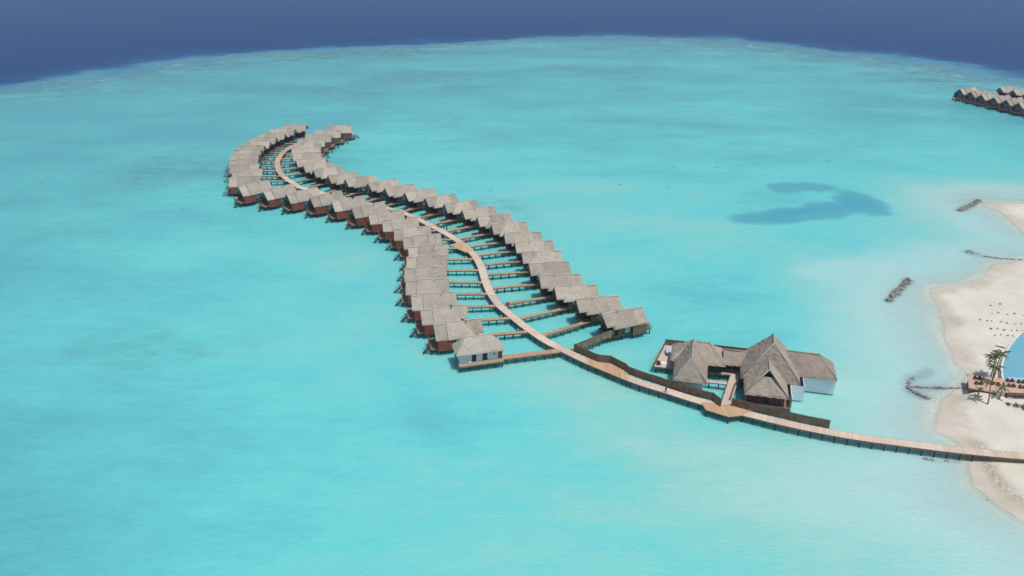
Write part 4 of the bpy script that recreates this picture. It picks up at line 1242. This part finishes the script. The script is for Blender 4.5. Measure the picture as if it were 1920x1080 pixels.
# pool
pool = empty("swimming_pool"); tag(pool, "blue curved-edge swimming pool beside the terrace", "pool")
edge = catmull([(116.4, 162.7), (117.6, 165.6), (120.1, 170.2), (123.2, 174.6), (127.2, 179.6), (133.6, 186.2), (141, 192.5), (150, 198)], 6)
EN = tangents(edge); EN = np.stack([-EN[:, 1], EN[:, 0]], 1)
back = [(150, 163), (134, 161.2), (119.8, 162.2)]
m, nt, nn, ll, b = new_mat("pool_water")
gp = N(nt, "ShaderNodeNewGeometry")
pn = noise_n(nt, gp.outputs["Position"], 1.3, 3.0, .6)
ll.new(ramp(nt, pn, [(.3, (0.14, 0.385, 0.49)), (.7, (0.20, 0.47, 0.56))]), b.inputs["Base Color"])
b.inputs["Roughness"].default_value = 0.08; b.inputs["IOR"].default_value = 1.33
bump(nt, b, pn, .15, .1)
M['pool'] = m
m2, nt, nn, ll, b = new_mat("pool_shelf_water")
gp = N(nt, "ShaderNodeNewGeometry")
pn = noise_n(nt, gp.outputs["Position"], 1.3, 3.0, .6)
ll.new(ramp(nt, pn, [(.3, (0.30, 0.56, 0.64)), (.7, (0.36, 0.62, 0.69))]), b.inputs["Base Color"])
b.inputs["Roughness"].default_value = 0.08; b.inputs["IOR"].default_value = 1.33
M['pool_shelf'] = m2
MB().prism(ccw([tuple(p) for p in edge] + back), 0.0, 1.55).build("water", M['pool'], pool)
MB().prism(ccw([(117.4, 162.75), (118.2, 164.9), (134.0, 163.4), (133.9, 161.6), (119.9, 162.5)]), 1.5, 1.556).build("shallow_shelf", M['pool_shelf'], pool)
ts = np.arange(len(edge)) * 1.0
link_mesh("coping", strip_mesh(edge, ts, 0, 0.0, 1.62, M['paving'], 0.0, 0.42), pool)
link_mesh("outer_wall", strip_mesh(edge, ts, 0, 0.0, 1.2, M['terrace'], 0.45, 0.62), pool)
# loungers along the pool's rim
def lounger(x, y, a, label):
    o = empty("sun_lounger", (x, y, land_h(x, y)), R_(a)); tag(o, label, "lounger", "loungers along the pool rim")
    MB().box(-.35, .35, -1.0, .35, .28, .38).build("mattress", M['cloth_white'], o)
    bk = MB(); bk.bar((0, .35, .33), (0, .95, .72), .7, .1); bk.build("backrest", M['cloth_white'], o)
    for sx in (-.3, .3):
        for sy in (-.9, .3):
            MB().box(sx - .04, sx + .04, sy - .04, sy + .04, 0, .28).build("leg", M['brown'], o)
    MB().box(-.37, .37, -1.02, .36, .22, .279).build("frame", M['brown'], o)
for k, (q, nm) in enumerate(((24, "farthest from the terrace"), (21, "second farthest from the terrace"), (18, "midway along the rim"), (15, "second nearest the terrace"), (12, "nearest the terrace"))):
    p = edge[q] + EN[q] * 2.0
    lounger(p[0], p[1], math.degrees(math.atan2(EN[q][1], EN[q][0])) - 90, "white lounger outside the curved pool edge, %s" % nm)

# palms
def make_frond(L, droop, seed):
    mb = MB(); rr = random.Random(seed)
    n = 11
    spine = []
    for i in range(n + 1):
        t = i / n
        spine.append(Vector((L * t * (1 - .22 * t * droop), 0, L * (.42 * t - (.55 + .5 * droop) * t * t))))
    mb.tube(spine[::2] + [spine[-1]], [.035, .03, .025, .02, .015, .01, .008][:len(spine[::2]) + 1], 4)
    for i in range(1, n * 3):
        t = .08 + .92 * i / (n * 3)
        k = min(n - 1, int(t * n)); p = spine[k].lerp(spine[k + 1], t * n - k)
        ll_ = L * .26 * math.sin(math.pi * min(1, .12 + t * .85)) ** .6 * rr.uniform(.8, 1.15)
        for s in (-1, 1):
            tip = p + Vector((ll_ * .55, s * ll_ * .75, -ll_ * (.35 + .3 * droop) * rr.uniform(.6, 1.3)))
            w = Vector((.07, 0, 0.015))
            mb.face([p - w, p + w, tip]); 
    return mb.mesh("frond", M['frond'])
FRONDS = [make_frond(2.7, .5, 1), make_frond(2.4, .9, 2), make_frond(2.9, .25, 3), make_frond(2.2, 1.3, 4)]

def palm(x, y, z, h, lean, label, n=15, seed=0, fs=1.0):
    o = empty("palm_tree", (x, y, z)); tag(o, label, "palm", "palms around the terrace")
    rr = random.Random(seed)
    pts, rad = [], []
    for i in range(8):
        t = i / 7
        pts.append((lean[0] * t ** 1.6, lean[1] * t ** 1.6, h * t - .3 * (i == 0))); rad.append(.17 - .08 * t + .1 * max(0, .12 - t))
    MB().tube(pts, rad, 8).build("trunk", M['trunk'], o, smooth=True)
    top = pts[-1]
    for k in range(n):
        f = link_mesh("frond", FRONDS[k % 4], o, (top[0], top[1], top[2] - .03))
        f.rotation_euler = (rr.uniform(-.25, .25), -rr.uniform(-.25, .75) + (.2 if k % 4 == 3 else 0), 2 * math.pi * k / n * 1.618 * 1.0 + rr.uniform(-.2, .2))
        sc = fs * rr.uniform(.72, .98); f.scale = (sc, sc, sc)
    return o
palm(115.9, 166.2, land_h(115.9, 166.2), 6.3, (.35, .4), "taller palm of the pair behind the terrace, crown leaning right", 16, 1)
palm(114.7, 165.4, land_h(114.7, 165.4), 6.0, (-.3, .3), "palm of the pair behind the terrace, crown on the seaward side", 14, 2)
palm(112.0, 160.8, TZ, 4.0, (-.2, .2), "palm growing up through the terrace boards", 14, 3, .85)
palm(107.7, 153.9, land_h(107.7, 153.9), 5.6, (-.5, .5), "slender palm on the sand in front of the terrace", 9, 4, .8)
palm(111.0, 155.4, land_h(111, 155.4), 3.0, (.3, .2), "short bushy palm against the terrace's front wall", 11, 5, .7)
palm(106.6, 156.3, land_h(106.6, 156.3), 1.9, (0, 0), "small young palm at the terrace's seaward front corner", 9, 6, .45)

# shrubs
def make_shrub_mesh(seed, n=150, r=.8):
    mb = MB(); rr = random.Random(seed)
    for k in range(6):
        a = rr.uniform(0, 6.28)
        mb.tube([(0, 0, 0), (math.cos(a) * r * .5, math.sin(a) * r * .5, r * .9)], [.04, .015], 4)
    for k in range(n):
        th, ph = rr.uniform(0, 6.28), math.acos(rr.uniform(-.2, 1))
        q = r * rr.uniform(.45, 1.0) * (1 + .3 * math.sin(3 * th + seed))
        p = Vector((q * math.sin(ph) * math.cos(th), q * math.sin(ph) * math.sin(th), .25 + q * .9 * math.cos(ph)))
        d = Vector((rr.uniform(-1, 1), rr.uniform(-1, 1), rr.uniform(-.2, 1))).normalized() * rr.uniform(.14, .26)
        e = d.cross(Vector((rr.uniform(-1, 1), rr.uniform(-1, 1), rr.uniform(-1, 1)))).normalized() * .09
        mb.face([p - d * .5, p + e, p + d * .5, p - e])
    return mb.mesh("foliage", M['shrub'])
SH = [make_shrub_mesh(s) for s in (1, 2, 3)]
def shrub(x, y, s, label, k, group):
    o = link_mesh("shrub", SH[k % 3], None, (x, y, land_h(x, y) - .05), k * 1.3)
    o.scale = (s, s, s * .9); tag(o, label, "shrub", group)
for k, (x, y, s, lb) in enumerate([(112.2, 153.6, .8, "green shrub nearest the slender palm below the terrace"), (113.5, 152.9, 1.0, "rounded green shrub in the row below the bar"),
                                   (115.0, 152.6, .9, "green shrub at the picture's edge below the bar, rear one"), (114.6, 151.4, .8, "green shrub at the picture's edge below the bar, front one"),
                                   (116.6, 152.2, 1.0, "green shrub ending the row below the bar")]):
    shrub(x, y, s, lb, k, "green shrubs below the bar")
rows = [((136.5, 205.6), (3.0, 0.1), 2, "top"), ((133.9, 200.8), (1.9, -.5), 6, "second"), ((128.6, 196.5), (1.6, -.5), 8, "third"), ((128.9, 191.2), (1.5, -.4), 6, "fourth"), ((128.0, 187.9), (1.4, -.55), 6, "lowest")]
for (x0, y0), (dx, dy), n, rn in rows:
    for k in range(n):
        xx, yy = x0 + dx * k + rng.uniform(-.3, .3), y0 + dy * k + rng.uniform(-.5, .5)
        shrub(xx, yy, rng.uniform(.28, .5), "tiny dark shrub on the upper beach, %s row, %s from the left" % (rn, ORD[k + 1]), k, "tiny shrubs planted on the upper beach")


# ------------------------------------------------------------------ sea haze
hm = bpy.data.materials.new("sea_haze"); hm.use_nodes = True
hn = hm.node_tree.nodes; hn.clear()
ho = hn.new("ShaderNodeOutputMaterial"); hv_ = hn.new("ShaderNodeVolumePrincipled")
hv_.inputs["Color"].default_value = (0.55, 0.80, 1.0, 1)
hv_.inputs["Density"].default_value = 0.00016
hv_.inputs["Anisotropy"].default_value = 0.2
hm.node_tree.links.new(hv_.outputs[0], ho.inputs["Volume"])
haze = MB().box(-13000, 13000, -4000, 17500, -4.0, 108.0).build("haze", hm)
tag(haze, "thin pale haze over the lagoon", kind="stuff")
